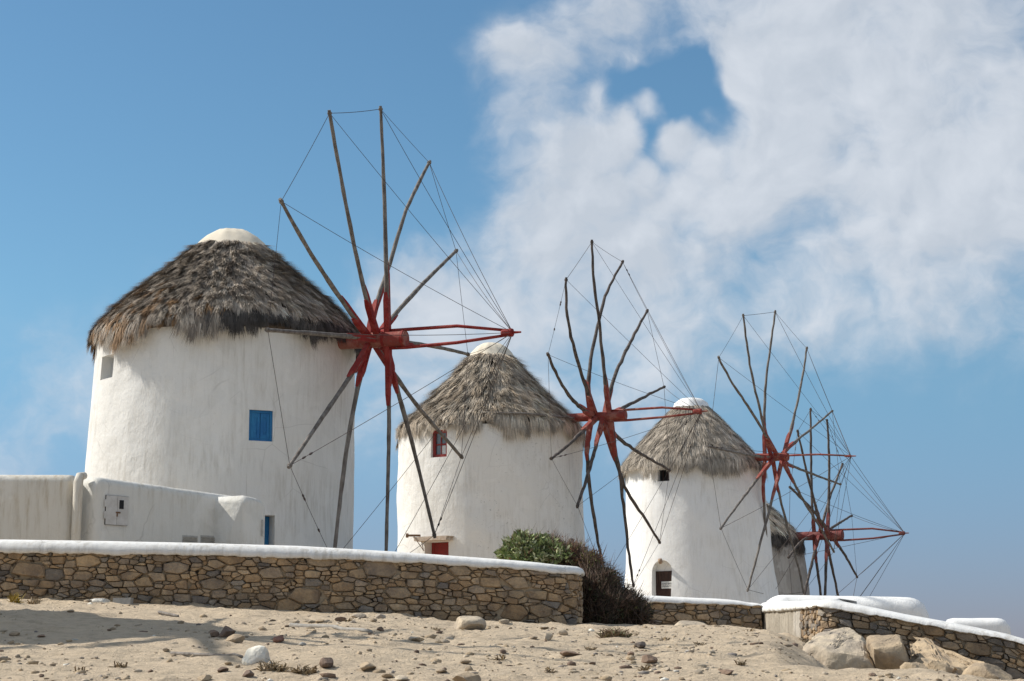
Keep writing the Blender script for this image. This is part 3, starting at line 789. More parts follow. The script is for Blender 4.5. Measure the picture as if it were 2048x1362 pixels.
            xo = hwid*wn.get('dx', 0); wd_ = hwid*wn.get('dw', 1)-.004; cc = bk+up*zc+et*xo
            mb.box(cc+er*.02, et*wd_, er*.018, up*(hd-.003))
            for s in (-1, 1):
                mb.box(cc+er*.045+et*s*(wd_-.06), et*.055, er*.010, up*(hd-.01))
            for s in (-1, -.1, .86): mb.box(cc+er*.045+up*(hd*s+(.08 if s < 0 else .05)), et*(wd_-.12), er*.009, up*.06)
            dr = mb.build('door', mat, root)
            if wn.get('sign'):
                sb = cc+er*.062+et*wd_*.20+up*hd*wn['sign']; mb = MB(); mb.box(sb, et*wd_*.58, er*.006, up*.135); sg = mb.build('sign', M['sign'], root)
                for txt, dz in (('DO NOT ENTER', .045), ('PRIVATE', -.06)):
                    cu = bpy.data.curves.new('text', 'FONT'); cu.body = txt; cu.size = .115; cu.align_x = 'CENTER'; cu.align_y = 'CENTER'; cu.extrude = .002
                    to = bpy.data.objects.new('lettering_source', cu); COL.objects.link(to)
                    dg = bpy.context.evaluated_depsgraph_get(); me = bpy.data.meshes.new_from_object(to.evaluated_get(dg))
                    vs = np.array([v_.co for v_ in me.vertices]); fs = [tuple(p_.vertices) for p_ in me.polygons]
                    sx = min(1.0, wd_*1.06/(vs[:, 0].max()-vs[:, 0].min()))
                    VV = [sb+er*(.0095+v_[2])+et*float(v_[0])*sx+up*(float(v_[1])+dz) for v_ in vs]
                    bpy.data.objects.remove(to); bpy.data.curves.remove(cu); bpy.data.meshes.remove(me)
                    obj('lettering', VV, fs, M['ink'], sg)
        if wn.get('lintel'):
            mb = MB(); mb.box(cpt+up*(hh_+.07)+er*.12, et*(hwid+.16), er*.22, up*.055+er*.0)
            mb.box(cpt+up*(hh_+.135)+er*.08, et*(hwid+.20), er*.26, up*.012); mb.build('lintel', M['lintel'], root)
        if wn.get('boss'):
            V, Fc = rock_geo(cpt+up*(hh_-.03)+er*.10, (.12, .14, .13), 5, 2); obj('boss_stone', V, Fc, M['rock'], root, True, col=np.tile((.33, .24, .17), (len(V), 1)))
        if wn.get('sill'):
            mb = MB(); mb.box(cpt-up*(hh_+.012)+er*.01-er*wn['depth']*.3, et*hwid, er*(wn['depth']*.6), up*.010); mb.build('sill', c['plaster'], root)
    # roof
    rp = [(h*k, Zp(p)) for h, p in c['roof']]
    cap_ = [(h*k, Zp(p)) for h, p in c['cap']]
    xo = (c.get('rx', c['cx'])-c['cx'])*k
    eave = rp[-1]
    under = [(max(r-.07, .05), z-.09) for r, z in rp]
    under = [(.03, under[0][1]+.05)] + under + [(eave[0]-.14, eave[1]-.14), (.05, eave[1]-.02)]
    V, Fc = lathe_geo(cx+xo, cy, under, 72, .03, c['seed']+2)
    roof = obj('thatched_roof', V, Fc, M['underthatch'], root, True); fix(roof)
    make_thatch(roof, cx, cy, rp, c['seed'], c['tiers'], c['tuft'], c['strands'], c['colour'], c['hang'], c.get('sw', .02), c.get('lift', .10), xo)
    V = []; nseg = 64
    cp_ = [(r, z) for r, z in cap_]; cp_ = [(cp_[0][0]+.05, cp_[0][1]-.05)] + cp_
    fold = [(random.Random(c['seed']+i).uniform(0, 6.28), random.Random(c['seed']*3+i).uniform(.01, .03)) for i in range(9)]
    for i, (r, z) in enumerate(cp_):
        for a_i in range(nseg):
            a = 2*math.pi*a_i/nseg
            f_ = sum(am*math.exp(-((math.sin((a-ph)/2))**2)*60) for ph, am in fold)*min(1, r*2.2) + .012*math.sin(a*13+z*5)
            zz_ = z + (.03*math.sin(a*3+c['seed'])+.025*float(vnoise(a*4, 1, c['seed'])) if i < 2 else 0)
            V.append((cx+xo+(r+f_)*math.sin(a), cy-(r+f_)*math.cos(a), zz_))
    m_ = len(cp_)
    Fc = [(i*nseg+q_, i*nseg+(q_+1) % nseg, (i+1)*nseg+(q_+1) % nseg, (i+1)*nseg+q_) for i in range(m_-1) for q_ in range(nseg)] + [tuple((m_-1)*nseg+q_ for q_ in range(nseg))]
    fix(obj('roof_cap', V, Fc, M['canvas'] if c['seed'] != 103 else M['plaster_clean'], root, True))
    # wheel
    A = R(c['axis']); n2 = (math.sin(A), -math.cos(A))
    s_h, hub = line2((cx, cy), n2, *c['hub'])
    s_t, tipb = line2((hub.x, hub.y), n2, *c['bow'])
    n3 = (tipb-hub).normalized(); Lb = (tipb-hub).length
    so = lambda px, py: line2((hub.x, hub.y), n2, px, py)[0]
    s_e = so(*c['drum_end']); dr_ = c['drum_r']
    mb = MB(); inn = -s_h+1.2
    mb.tube([hub+n3*inn, hub+n3*(inn*.3), hub+n3*(s_e-.25), hub+n3*s_e], [dr_*.85, dr_*.95, dr_, dr_*.98], 18)
    obj('axle', mb.v, mb.f, c['drum_mat'], root, True, sharp=.7)
    for s in (s_e-.06, s_e-.55):
        mb = MB(); mb.tube([hub+n3*(s-.03), hub+n3*(s+.03)], dr_*1.06, 18); mb.build('axle_band', c['red'], root, True, sharp=.7)
    e1 = Vector((0, 0, 1)) - n3*n3.z; e1.normalize(); e2 = n3.cross(e1)
    tips = []
    for bi, pts in enumerate(c['poles']):
        sb = max(-.55, min(s_e-.08, so(*pts[-1]))); o_ = hub+n3*sb; pl = []
        for px, py in pts[:-1]:
            r = ray(px, py); q_ = (o_-CAM).dot(n3)/r.dot(n3); pl.append(CAM+r*q_)
        pl = [o_] + pl[::-1]
        # light smoothing of the bends
        sm = [pl[0]]
        for i in range(1, len(pl)):
            for q_ in ((.5, 1.0) if i < len(pl) else (1.0,)):
                if q_ == 1.0: sm.append(pl[i])
                else:
                    p0 = pl[max(i-2, 0)]; p1 = pl[i-1]; p2 = pl[i]; p3 = pl[min(i+1, len(pl)-1)]
                    sm.append((p1*9+p2*9-p0-p3)/16)
        pl = sm; cum = [0]
        for i in range(1, len(pl)): cum.append(cum[-1]+(pl[i]-pl[i-1]).length)
        Lp = cum[-1]; rb, rt = c['pole_r']
        rg = random.Random(c['seed']*50+bi)
        mb = MB(); pts_ = []; rr_ = []
        for q_ in np.linspace(0, 1, 22):
            d_ = q_*Lp; i = max(j for j in range(len(cum)) if cum[j] <= d_+1e-9); i = min(i, len(cum)-2)
            f_ = (d_-cum[i])/max(cum[i+1]-cum[i], 1e-6); pts_.append(pl[i].lerp(pl[i+1], f_)+Vector((rg.uniform(-1, 1), rg.uniform(-1, 1), rg.uniform(-1, 1)))*c.get('knobble', .004))
            rr_.append((rb+(rt-rb)*q_)*rg.uniform(.9, 1.1))
        mb.tube(pts_, rr_, 8)
        mb.tube([pts_[-1]-(pts_[-1]-pts_[-2]).normalized()*.10, pts_[-1]-(pts_[-1]-pts_[-2]).normalized()*.05], rt*1.35, 8)
        pole = mb.build('sail_pole', c['pole_mat'], root, True, sharp=.9)
        # red splints clamped to the foot of the pole
        dirp = (pl[min(2, len(pl)-1)]-pl[0]).normalized(); side = dirp.cross(n3).normalized()
        Ls = c['splint']*rg.uniform(.8, 1.15); hwid = rb*1.25
        def along(dist):
            i = max(j for j in range(len(cum)) if cum[j] <= dist); i = min(i, len(cum)-2)
            return pl[i].lerp(pl[i+1], (dist-cum[i])/max(cum[i+1]-cum[i], 1e-6))
        for j, (sd, lf, nm) in enumerate(((1, 1.0, 'splint'), (-1, .82*rg.uniform(.7, 1), 'splint'))):
            mb = MB(); V = []; Ln = Ls*lf; N = 6
            for i in range(N+1):
                d_ = Ln*i/N; ctr = along(d_); wv = hwid*(1 if i < N else .45)
                of = side*sd*(rb*.60)
                for (x_, y_) in ((-1, -1), (1, -1), (1, 1), (-1, 1)):
                    V.append(ctr+of+side*(x_*hwid*.47)+n3*(y_*(rb*.95+.004*j))*(1 if i < N else .55))
            Fc = [(i*4+q_, i*4+(q_+1) % 4, (i+1)*4+(q_+1) % 4, (i+1)*4+q_) for i in range(N) for q_ in range(4)] + [(3, 2, 1, 0), tuple(N*4+q_ for q_ in range(4))]
            fix(obj(nm, V, Fc, c['red'], pole))
        tips.append((math.atan2((pl[-1]-o_).dot(e2), (pl[-1]-o_).dot(e1)), pts_[-1]-(pts_[-1]-pts_[-2]).normalized()*.07))
    tips.sort(key=lambda q_: q_[0])
    # bowsprit
    for s in c['bow_poles']:
        o1 = e1*(dr_*1.12*s); mid_ = hub+n3*(s_e+(Lb-s_e)*.45)+e1*(dr_*1.05*s+.03)
        mb = MB(); pr = c.get('bow_r', .042)
        mb.tube([hub+n3*(s_e-.65)+o1, hub+n3*(s_e)+o1*1.02, mid_, hub+n3*(Lb-.30)+e1*(.05*s)], [pr*.9, pr, pr*.95, pr*.8], 8)
        mb.build('bowsprit_pole', c['red'], root, True)
    mb = MB(); br_ = c.get('block_r', .10)
    mb.tube([hub+n3*(Lb-.48), hub+n3*(Lb-.44), hub+n3*(Lb-.22), hub+n3*(Lb-.20)], [br_*.6, br_*.85, br_, br_*.9], 8)
    mb.tube([hub+n3*(Lb-.25), hub+n3*Lb], [.035, .022], 8); mb.build('bowsprit_tip', c['red'], root)
    # wires: rim from tip to tip, stays from the bowsprit
    rg = random.Random(c['seed']+9); bt = hub+n3*(Lb-.2); nt = len(tips)
    def wire(p, q_, sag, knots=()):
        mb = MB(); P = []
        for f_ in np.linspace(0, 1, 9): P.append(p.lerp(q_, f_)-Vector((0, 0, sag*4*f_*(1-f_))))
        mb.tube(P, c['wire_r'], 4)
        for f_ in knots:
            a = p.lerp(q_, f_)-Vector((0, 0, sag*4*f_*(1-f_))); d_ = (q_-p).normalized()
            mb.tube([a-d_*.06, a-d_*.02, a+d_*.02, a+d_*.06], [.008, .026, .022, .008], 6)
        mb.build('rigging_wire', M['wire'], root)
    for i in range(nt):
        p, q_ = tips[i][1], tips[(i+1) % nt][1]
        wire(p, q_, rg.uniform(.0, .03), (.3, .33, .66) if rg.random() < .1 else ())
        wire(p, bt, rg.uniform(.02, .10), (.06, .09) if rg.random() < .2 else ())
    MILLS.append((root, hub, n3))
    return root
def rock_geo(c, size, seed, sub=3, planes=9, rough=.06, cut=(.55, .9)):
    rg = random.Random(seed); bm = bmesh.new(); bmesh.ops.create_icosphere(bm, subdivisions=sub, radius=1)
    V = np.array([v_.co for v_ in bm.verts]); Fc = [tuple(v_.index for v_ in f.verts) for f in bm.faces]; bm.free()
    for _ in range(planes):
        n = np.array([rg.gauss(0, 1), rg.gauss(0, 1), rg.gauss(0, .8)]); n /= np.linalg.norm(n); h = rg.uniform(*cut)
        d = np.clip(V@n-h, 0, None); V = V-d[:, None]*n
    nz = fbm(V[:, 0]*2+seed, V[:, 1]*2+V[:, 2]*1.3, seed, 3)
    V = V*(1+rough*nz[:, None])
    nz2 = fbm(V[:, 0]*6+seed, V[:, 1]*6+V[:, 2]*5, seed+4, 2); V = V*(1+rough*.35*nz2[:, None])
    V = V*np.array(size)+np.array(c); return V, Fc

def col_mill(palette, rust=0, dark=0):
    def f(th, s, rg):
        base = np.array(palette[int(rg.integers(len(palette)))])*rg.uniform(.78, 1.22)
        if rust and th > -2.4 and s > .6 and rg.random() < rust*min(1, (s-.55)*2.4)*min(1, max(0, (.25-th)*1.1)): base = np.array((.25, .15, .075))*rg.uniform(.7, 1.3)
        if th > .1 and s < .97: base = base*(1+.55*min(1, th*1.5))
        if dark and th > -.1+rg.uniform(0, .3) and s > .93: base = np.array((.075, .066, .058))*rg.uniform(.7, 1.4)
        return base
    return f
PAL1 = [(.285, .238, .19), (.345, .295, .238), (.23, .192, .155), (.40, .345, .28)]
PAL2 = [(.41, .35, .275), (.47, .41, .33), (.33, .28, .222), (.42, .345, .26)]
PAL3 = [(.36, .312, .252), (.41, .357, .292), (.30, .26, .21)]
mill1 = windmill(dict(label='largest white windmill with blue shutters and ragged grey-brown thatch, nearest to the camera', Y=43.0, cx=447, seed=101, plaster=M['plaster'],
    tower=[(740, 260, 449), (940, 265, 444), (1090, 268, 442)], tower_top=693, wob=.06,
    roof=[(72, 497), (108, 531), (150, 566), (195, 603), (235, 639), (262, 668), (274, 688)], rx=452,
    cap=[(78, 500), (66, 488), (52, 476), (32, 464), (12, 459.5), (3, 459)],
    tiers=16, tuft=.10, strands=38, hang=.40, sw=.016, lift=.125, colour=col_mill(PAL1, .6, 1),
    openings=[dict(px=(205, 227), py=(711, 757), depth=.42, kind='glass', mat='blue', fr=.7),
              dict(px=(498, 546), py=(820, 882), depth=.12, kind='shutter'),
              dict(px=(506, 548), py=(1030, 1196), depth=.40, kind='door', mat='blue')],
    axis=67, hub=(757, 680), bow=(1042, 664), drum_end=(812, 675), drum_r=.185, drum_mat=M['red_faded'], red=M['red'], pole_mat=M['wood'], pole_r=(.062, .04), splint=1.6,
    bow_poles=(1, -1), wire_r=.007, knobble=.003,
    poles=[[(560, 398), (620, 505), (697, 620), (743, 674)], [(658, 220), (690, 400), (728, 580), (758, 672)], [(761, 212), (769, 400), (773, 570), (776, 671)],
           [(860, 322), (812, 420), (779, 530), (748, 620), (737, 668)], [(914, 500), (845, 568), (782, 638), (751, 670)], [(938, 709), (880, 695), (826, 687), (778, 677)],
           [(925, 916), (838, 816), (790, 750), (745, 690)], [(870, 1075), (828, 900), (795, 780), (768, 690)], [(771, 1142), (777, 920), (778, 800), (776, 686)],
           [(666, 1128), (690, 920), (715, 777), (740, 688)], [(577, 935), (667, 802), (715, 730), (742, 686)], [(532, 660), (640, 668), (723, 675), (755, 679)]]))
mill2 = windmill(dict(label='second windmill with a red framed window and tan thatch, behind the green bush', Y=60.0, cx=982, seed=102, plaster=M['plaster_mould'],
    tower=[(900, 184.5, 981.5), (1100, 186.5, 981.5)], tower_top=872, wob=.10,
    roof=[(42, 713), (75, 752), (115, 795), (150, 830), (178, 856), (186, 868)], rx=982,
    cap=[(46, 715), (40, 705), (30, 695), (18, 688), (6, 686), (2, 685.5)],
    tiers=11, tuft=.13, strands=32, hang=.42, sw=.021, lift=.19, colour=col_mill(PAL2, 0, 0),
    openings=[dict(px=(862, 893), py=(859, 914), depth=.20, kind='glass', mat='red_frame', curtain=1),
              dict(px=(848, 896), py=(1083, 1200), depth=.45, kind='door', mat='red_frame', lintel=1)],
    axis=66, hub=(1215, 832), bow=(1415, 822), drum_end=(1252, 830), drum_r=.15, drum_mat=M['red_faded'], red=M['red_faded'], pole_mat=M['wood_dark'], pole_r=(.07, .042), splint=1.6,
    bow_poles=(1, -1), wire_r=.007, knobble=.016,
    poles=[[(1095, 706), (1122, 767), (1156, 811), (1190, 835)], [(1132, 556), (1134, 635), (1151, 706), (1171, 771), (1192, 832)], [(1183, 480), (1188, 565), (1200, 659), (1210, 760), (1220, 831)],
           [(1246, 521), (1212, 588), (1198, 639), (1185, 703), (1175, 774), (1172, 836)], [(1295, 620), (1263, 679), (1239, 730), (1222, 774), (1209, 833)], [(1329, 773), (1280, 798), (1239, 820), (1219, 832)],
           [(1340, 941), (1298, 917), (1260, 893), (1233, 872), (1205, 834)], [(1320, 1086), (1291, 1037), (1257, 989), (1237, 939), (1203, 834)], [(1267, 1175), (1254, 1077), (1240, 949), (1228, 891), (1221, 831)],
           [(1211, 1159), (1187, 1032), (1174, 908), (1172, 836)], [(1154, 1016), (1176, 948), (1190, 900), (1207, 833)], [(1102, 918), (1145, 882), (1195, 834)]]))
mill3 = windmill(dict(label='third windmill, bright white, with an arched brown door carrying a small sign', Y=73.0, cx=1388, seed=103, plaster=M['plaster_clean'],
    tower=[(945, 136, 1386), (1190, 150.5, 1397.5)], tower_top=943, wob=.10,
    roof=[(34, 815), (68, 850), (100, 884), (125, 912), (140, 932), (144, 938)], rx=1384,
    cap=[(36, 816), (32, 806), (22, 799), (10, 796.5), (2, 796)],
    tiers=10, tuft=.15, strands=30, hang=.45, sw=.022, lift=.10, colour=col_mill(PAL3, 0, 0),
    openings=[dict(px=(1314, 1338), py=(938, 962), depth=.28, kind='dark', bars=1),
              dict(px=(1305, 1343), py=(1120, 1226), depth=.30, kind='door', mat='brown_door', arch=1, dh=.80, sign=.33, boss=1)],
    axis=57, hub=(1553, 914), bow=(1712, 912), drum_end=(1576, 917), drum_r=.16, drum_mat=M['red_faded'], red=M['red_faded'], pole_mat=M['wood'], pole_r=(.06, .04), splint=1.75,
    bow_poles=(.3,), wire_r=.008, knobble=.012, block_r=.05,
    poles=[[(1436, 713), (1465, 767), (1503, 823), (1533, 873), (1556, 913)], [(1486, 628), (1500, 732), (1518, 812), (1533, 876), (1543, 915)], [(1551, 621), (1536, 726), (1530, 788), (1528, 853), (1530, 916)],
           [(1614, 694), (1603, 765), (1586, 844), (1575, 879), (1567, 914)], [(1666, 821), (1621, 859), (1577, 894), (1562, 914)], [(1682, 969), (1630, 950), (1571, 926), (1559, 914)],
           [(1668, 1105), (1643, 1059), (1606, 1000), (1583, 955), (1560, 914)], [(1608, 1187), (1595, 1127), (1575, 1055), (1556, 978), (1545, 915)], [(1544, 1195), (1533, 1083), (1527, 978), (1530, 916)],
           [(1495, 1182), (1526, 1066), (1553, 967), (1565, 914)], [(1440, 1058), (1483, 1000), (1530, 938), (1550, 915)], [(1415, 892), (1462, 903), (1509, 912), (1546, 915)]]))
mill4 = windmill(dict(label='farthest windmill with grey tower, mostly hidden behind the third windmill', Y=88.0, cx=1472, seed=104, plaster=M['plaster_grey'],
    tower=[(1090, 127, 1472), (1190, 138, 1472)], tower_top=1092, wob=.10,
    roof=[(34, 985), (62, 1012), (88, 1038), (112, 1062), (126, 1082), (128, 1088)], rx=1472,
    cap=[(36, 986), (32, 977), (22, 970), (10, 967), (2, 966)],
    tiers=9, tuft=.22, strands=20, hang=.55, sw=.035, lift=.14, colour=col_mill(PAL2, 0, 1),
    openings=[], axis=64, hub=(1650, 1071), bow=(1818, 1066), drum_end=(1686, 1069), drum_r=.22, drum_mat=M['red_far'], red=M['red_far'], pole_mat=M['wood_dark'], pole_r=(.075, .05), splint=1.3,
    bow_poles=(1, -1), wire_r=.010, knobble=.012, bow_r=.05,
    poles=[[(1621, 816), (1622, 917), (1624, 1008), (1629, 1071)], [(1595, 860), (1612, 938), (1632, 1015), (1645, 1071)], [(1654, 838), (1658, 905), (1658, 982), (1655, 1071)],
           [(1686, 927), (1662, 988), (1644, 1050), (1638, 1071)], [(1704, 1031), (1663, 1056), (1650, 1071)], [(1579, 974), (1603, 997), (1632, 1028), (1660, 1070)],
           [(1715, 1155), (1691, 1112), (1672, 1083), (1664, 1070)], [(1692, 1275), (1675, 1185), (1654, 1088), (1650, 1071)], [(1650, 1290), (1641, 1185), (1630, 1101), (1629, 1071)],
           [(1645, 1295), (1650, 1185), (1654, 1085), (1655, 1071)], [(1590, 1262), (1610, 1185), (1634, 1083), (1640, 1071)], [(1577, 1116), (1594, 1092), (1613, 1076), (1627, 1071)]]))
mb = MB(); mb.tube([at(958, 824, 57.0), at(1050, 827, 56.9), at(1148, 836, 58.4)], [.022, .035, .03], 6); mb.build('thatch_pole', M['wood'], mill2, True)
# lamp bracket beside the door of the second windmill
mb = MB(); pb = at(840, 1071, 57.7); pe = at(815, 1071, 57.3)
mb.tube([pb, pe], .035, 8); mb.tube([pe-Vector((.05, 0, 0)), pe+Vector((.03, 0, 0))], .07, 10); mb.tube([pb.lerp(pe, .55), at(848, 1102, 57.6)], .012, 6); mb.tube([pb, at(847, 1100, 57.7)], .012, 6)
mb.build('lamp_bracket', M['rust'], mill2)
# the neighbour standing left of the frame: its shadow falls across the sand
def copy_tree(o, parent=None):
    c = o.copy(); COL.objects.link(c); c.parent = parent
    for ch in o.children: copy_tree(ch, c)
    return c
kids = {o.name: list(o.children) for o in bpy.data.objects}
nb_ = copy_tree(mill1)
nb_.location = (-13.4, 21.4, float(gz(-13.4, 21.4, False))); nb_['label'] = 'white thatched windmill left of the frame whose shadow falls on the sand'

# ------------------------------------------------------------------ shrubs
def shrub(name, label, cat, base, blobs, n_tw, n_lf, cols, twcol, leaf=(.075, .02), seed=1, tw=(.35, .8), twr=.006, up=.5, twout=.3, leaf_out=.8):
    rg = np.random.default_rng(seed)
    root = empty(name, base, label=label, cat=cat)
    mb = MB(); b0 = Vector(base)
    bl = np.array([(*c, *s) for c, s, wt in blobs], float); wt = np.array([wt for c, s, wt in blobs], float); wt /= wt.sum()
    for i, (c, s, _) in enumerate(blobs):
        c = Vector(c); gx = b0.lerp(Vector((c.x, c.y, b0.z)), .7)
        mb.tube([Vector((gx.x, gx.y, float(gz(gx.x, gx.y, False))-.1)), gx.lerp(c, .5)+Vector((rg.normal(0, .06), rg.normal(0, .06), 0)), c], [.035, .022, .012], 6)
    mb.build('trunk', M['wood_dark'], root, True)
    # twigs
    V = []; Tt = []; C = []; k = 0
    for i in range(n_tw):
        j = rg.choice(len(blobs), p=wt); c = bl[j, :3]; s = bl[j, 3:]
        d = rg.normal(0, 1, 3); d[2] = abs(d[2])*.9+up*rg.random()-.15; d /= np.linalg.norm(d)
        p1 = c + d*s*rg.uniform(.75, 1.05+.4*twout); L = rg.uniform(*tw); dd = d*np.array([1, 1, 1])+np.array([0, 0, up*.6])+rg.normal(0, .3, 3); dd /= np.linalg.norm(dd)
        p0 = p1-dd*L; md = (p0+p1)/2+rg.normal(0, .03, 3); r = twr*rg.uniform(.6, 1.4)
        cc = np.array(twcol[int(rg.integers(len(twcol)))])*rg.uniform(.7, 1.3)
        for fork in range(3):
            q1 = p1 if fork == 0 else p1+rg.normal(0, .10, 3)
            q0 = p0 if fork == 0 else md
            side = np.cross(q1-q0, rg.normal(0, 1, 3)); side /= np.linalg.norm(side)+1e-9; s2 = np.cross(q1-q0, side); s2 /= np.linalg.norm(s2)+1e-9
            m2 = md if fork == 0 else (q0+q1)/2
            for p, rr in ((q0, r), (m2, r*.8)):
                for a in range(3): V.append(p+rr*(side*math.cos(a*2.094)+s2*math.sin(a*2.094)))
            V.append(q1)
            Tt += [(k+a, k+(a+1) % 3, k+3+(a+1) % 3) for a in range(3)]+[(k+a, k+3+(a+1) % 3, k+3+a) for a in range(3)]+[(k+3+a, k+3+(a+1) % 3, k+6) for a in range(3)]
            C += [cc]*7; k += 7
    tag(obj_np('twigs', np.array(V), np.array(Tt), M['leaf'], root, np.array(C)), kind='stuff')
    V = []; Tt = []; C = []; k = 0; cl = int(n_lf/7)
    for i in range(cl):
        j = rg.choice(len(blobs), p=wt); c = bl[j, :3]; s = bl[j, 3:]
        d = rg.normal(0, 1, 3); d[2] = d[2]*.8+.25; d /= np.linalg.norm(d)
        f = rg.uniform(.25, 1)**(1-leaf_out*.7)
        p = c+d*s*f*rg.uniform(.9, 1.12); colr = np.array(cols(p, rg))
        for q_ in range(7):
            ax = d*.8+rg.normal(0, .75, 3)+np.array([0, 0, .35]); ax /= np.linalg.norm(ax)
            sd = np.cross(ax, rg.normal(0, 1, 3)); sd /= np.linalg.norm(sd)+1e-9; nn = np.cross(ax, sd)
            L = leaf[0]*rg.uniform(.6, 1.35); W = leaf[1]*rg.uniform(.7, 1.3); p0 = p+rg.normal(0, .03, 3)
            V += [p0, p0+ax*L*.5+sd*W+nn*W*.25, p0+ax*L, p0+ax*L*.5-sd*W+nn*W*.25]
            Tt += [(k, k+1, k+2), (k, k+2, k+3)]; C += [np.clip(colr*rg.uniform(.75, 1.3), 0, .6)]*4; k += 4
    tag(obj_np('foliage', np.array(V), np.array(Tt), M['leaf'], root, np.array(C)), kind='stuff')
    return root
def P(px, py, Y): return tuple(at(px, py, Y))
def gcol(p, rg):
    r = rg.random()
    return (.25, .30, .125) if r < .5 else (.16, .21, .08) if r < .68 else (.44, .45, .27) if r < .94 else (.2, .13, .07)
shrub('green_shrub', 'rounded green leafy shrub peeping over the long wall below the second windmill', 'shrub', (.05, 30.4, 2.8),
      [(P(1048, 1100, 30.4), (.30, .34, .27), 3), (P(1084, 1104, 30.5), (.30, .34, .24), 2.5), (P(1016, 1112, 30.4), (.13, .16, .12), .7), (P(1120, 1114, 30.3), (.22, .30, .16), 1.6), (P(1060, 1122, 30.3), (.36, .3, .2), 2)],
      260, 6800, gcol, [(.10, .075, .05)], (.10, .020), 4, (.2, .5))
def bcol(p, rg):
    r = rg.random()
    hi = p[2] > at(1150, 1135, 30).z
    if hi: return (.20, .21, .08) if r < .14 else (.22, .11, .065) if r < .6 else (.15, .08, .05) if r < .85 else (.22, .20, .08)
    return (.04, .042, .022) if r < .6 else (.065, .045, .028) if r < .85 else (.09, .10, .04)  # lower leaves near black, the bush's shade put into their colour
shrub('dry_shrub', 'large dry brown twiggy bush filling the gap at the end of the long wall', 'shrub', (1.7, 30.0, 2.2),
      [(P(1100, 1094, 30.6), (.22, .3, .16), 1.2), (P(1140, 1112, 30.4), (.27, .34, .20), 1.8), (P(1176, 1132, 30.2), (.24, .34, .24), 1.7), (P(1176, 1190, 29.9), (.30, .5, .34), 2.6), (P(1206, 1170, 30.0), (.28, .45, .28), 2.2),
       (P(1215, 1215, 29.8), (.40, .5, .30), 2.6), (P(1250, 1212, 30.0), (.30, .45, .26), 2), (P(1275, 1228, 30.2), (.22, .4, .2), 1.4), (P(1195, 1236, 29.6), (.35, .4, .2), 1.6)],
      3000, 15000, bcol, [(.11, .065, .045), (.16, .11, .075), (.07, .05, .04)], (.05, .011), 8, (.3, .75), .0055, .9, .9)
# wooden post holding a stay of the second windmill
pp = at(1142, 1077, 44.0); pb = at(1142, 1140, 44.0)
mb = MB(); mb.tube([pb-Vector((0, 0, .3)), pp], [.075, .062], 8)
tag(mb.build('wooden_post', M['wood_dark'], None, True), 'short dark wooden post standing behind the dry bush', 'post')

# ------------------------------------------------------------------ boulders and loose stones
def boulder(label, px, py, wpx, hpx, depth, seed, tone, Y=None, planes=9, sub=4, cut=(.5, .85), name='boulder', cat='boulder', sink=.12, group=None, rough=.07, rot=0):
    g_ = gpt(px, py) if Y is None else Vector((at(px, py, Y).x, Y, 0))
    if Y is not None: g_.z = at(px, py, Y).z
    k = g_.y/F; sx, sz = wpx*k/2, hpx*k
    hz = sz*(.5+sink)*1.12
    V, Fc = rock_geo((0, 0, 0), (sx*1.14, depth, hz), seed, sub, planes, rough, cut)
    if rot: ca, sa = math.cos(rot), math.sin(rot); V = np.stack([V[:, 0], V[:, 1]*ca-V[:, 2]*sa, V[:, 1]*sa+V[:, 2]*ca], 1)
    V = V+np.array((g_.x, g_.y+depth*.35, g_.z+sz-hz*.86))
    o = obj(name, V, Fc, M['rock'], None, True, col=np.tile(np.array(tone), (len(V), 1)), sharp=.55)
    return tag(o, label, cat, group)
TN = dict(tan=(.36, .285, .195), pale=(.44, .375, .285), brown=(.19, .135, .10), grey=(.25, .225, .20), white=(.70, .68, .60), red=(.22, .12, .09), dark=(.12, .10, .085))
def hull_rock(label, pts, tone, seed, rough=.03, cuts=3, bev=.05, name='boulder', cat='boulder', minl=.07):
    bm = bmesh.new(); P_ = [at(*p) for p in pts]; c0 = sum(P_, Vector())/len(P_)
    for p in P_: bm.verts.new(p)
    r_ = bmesh.ops.convex_hull(bm, input=bm.verts[:])
    bmesh.ops.delete(bm, geom=[v for v in bm.verts if not v.link_faces], context='VERTS')
    bmesh.ops.bevel(bm, geom=bm.edges[:], offset=bev, segments=2, profile=.6, affect='EDGES')
    bmesh.ops.triangulate(bm, faces=bm.faces[:])
    for _ in range(cuts):
        long_ = [e for e in bm.edges if e.calc_length() > minl]
        if not long_: break
        bmesh.ops.subdivide_edges(bm, edges=long_, cuts=1, use_grid_fill=True); bmesh.ops.triangulate(bm, faces=bm.faces[:])
    V = np.array([v.co for v in bm.verts]); bm.normal_update(); N = np.array([v.normal for v in bm.verts]); Fc = [tuple(v.index for v in f.verts) for f in bm.faces]; bm.free()
    n_ = fbm(V[:, 0]*2.2+seed, V[:, 1]*2.2+V[:, 2]*2.6, seed, 4)+.5*fbm(V[:, 0]*9+seed, V[:, 1]*9+V[:, 2]*9, seed+2, 2)
    V = V+N*(n_*rough*2)[:, None]
    return tag(obj(name, V, Fc, M['rock'], None, True, col=np.tile(np.array(tone), (len(V), 1)), sharp=.6), label, cat)
hull_rock('broad tan boulder with a smooth sloping top, at the foot of the sunlit wall corner',
    [(1640, 1263, 26.3), (1700, 1255, 26.4), (1720, 1268, 26.0), (1606, 1285, 25.4), (1655, 1303, 24.9), (1736, 1312, 24.8), (1742, 1300, 25.5), (1600, 1330, 25.3), (1755, 1346, 24.8), (1762, 1340, 26), (1650, 1350, 24.9)], TN['pale'], 61)
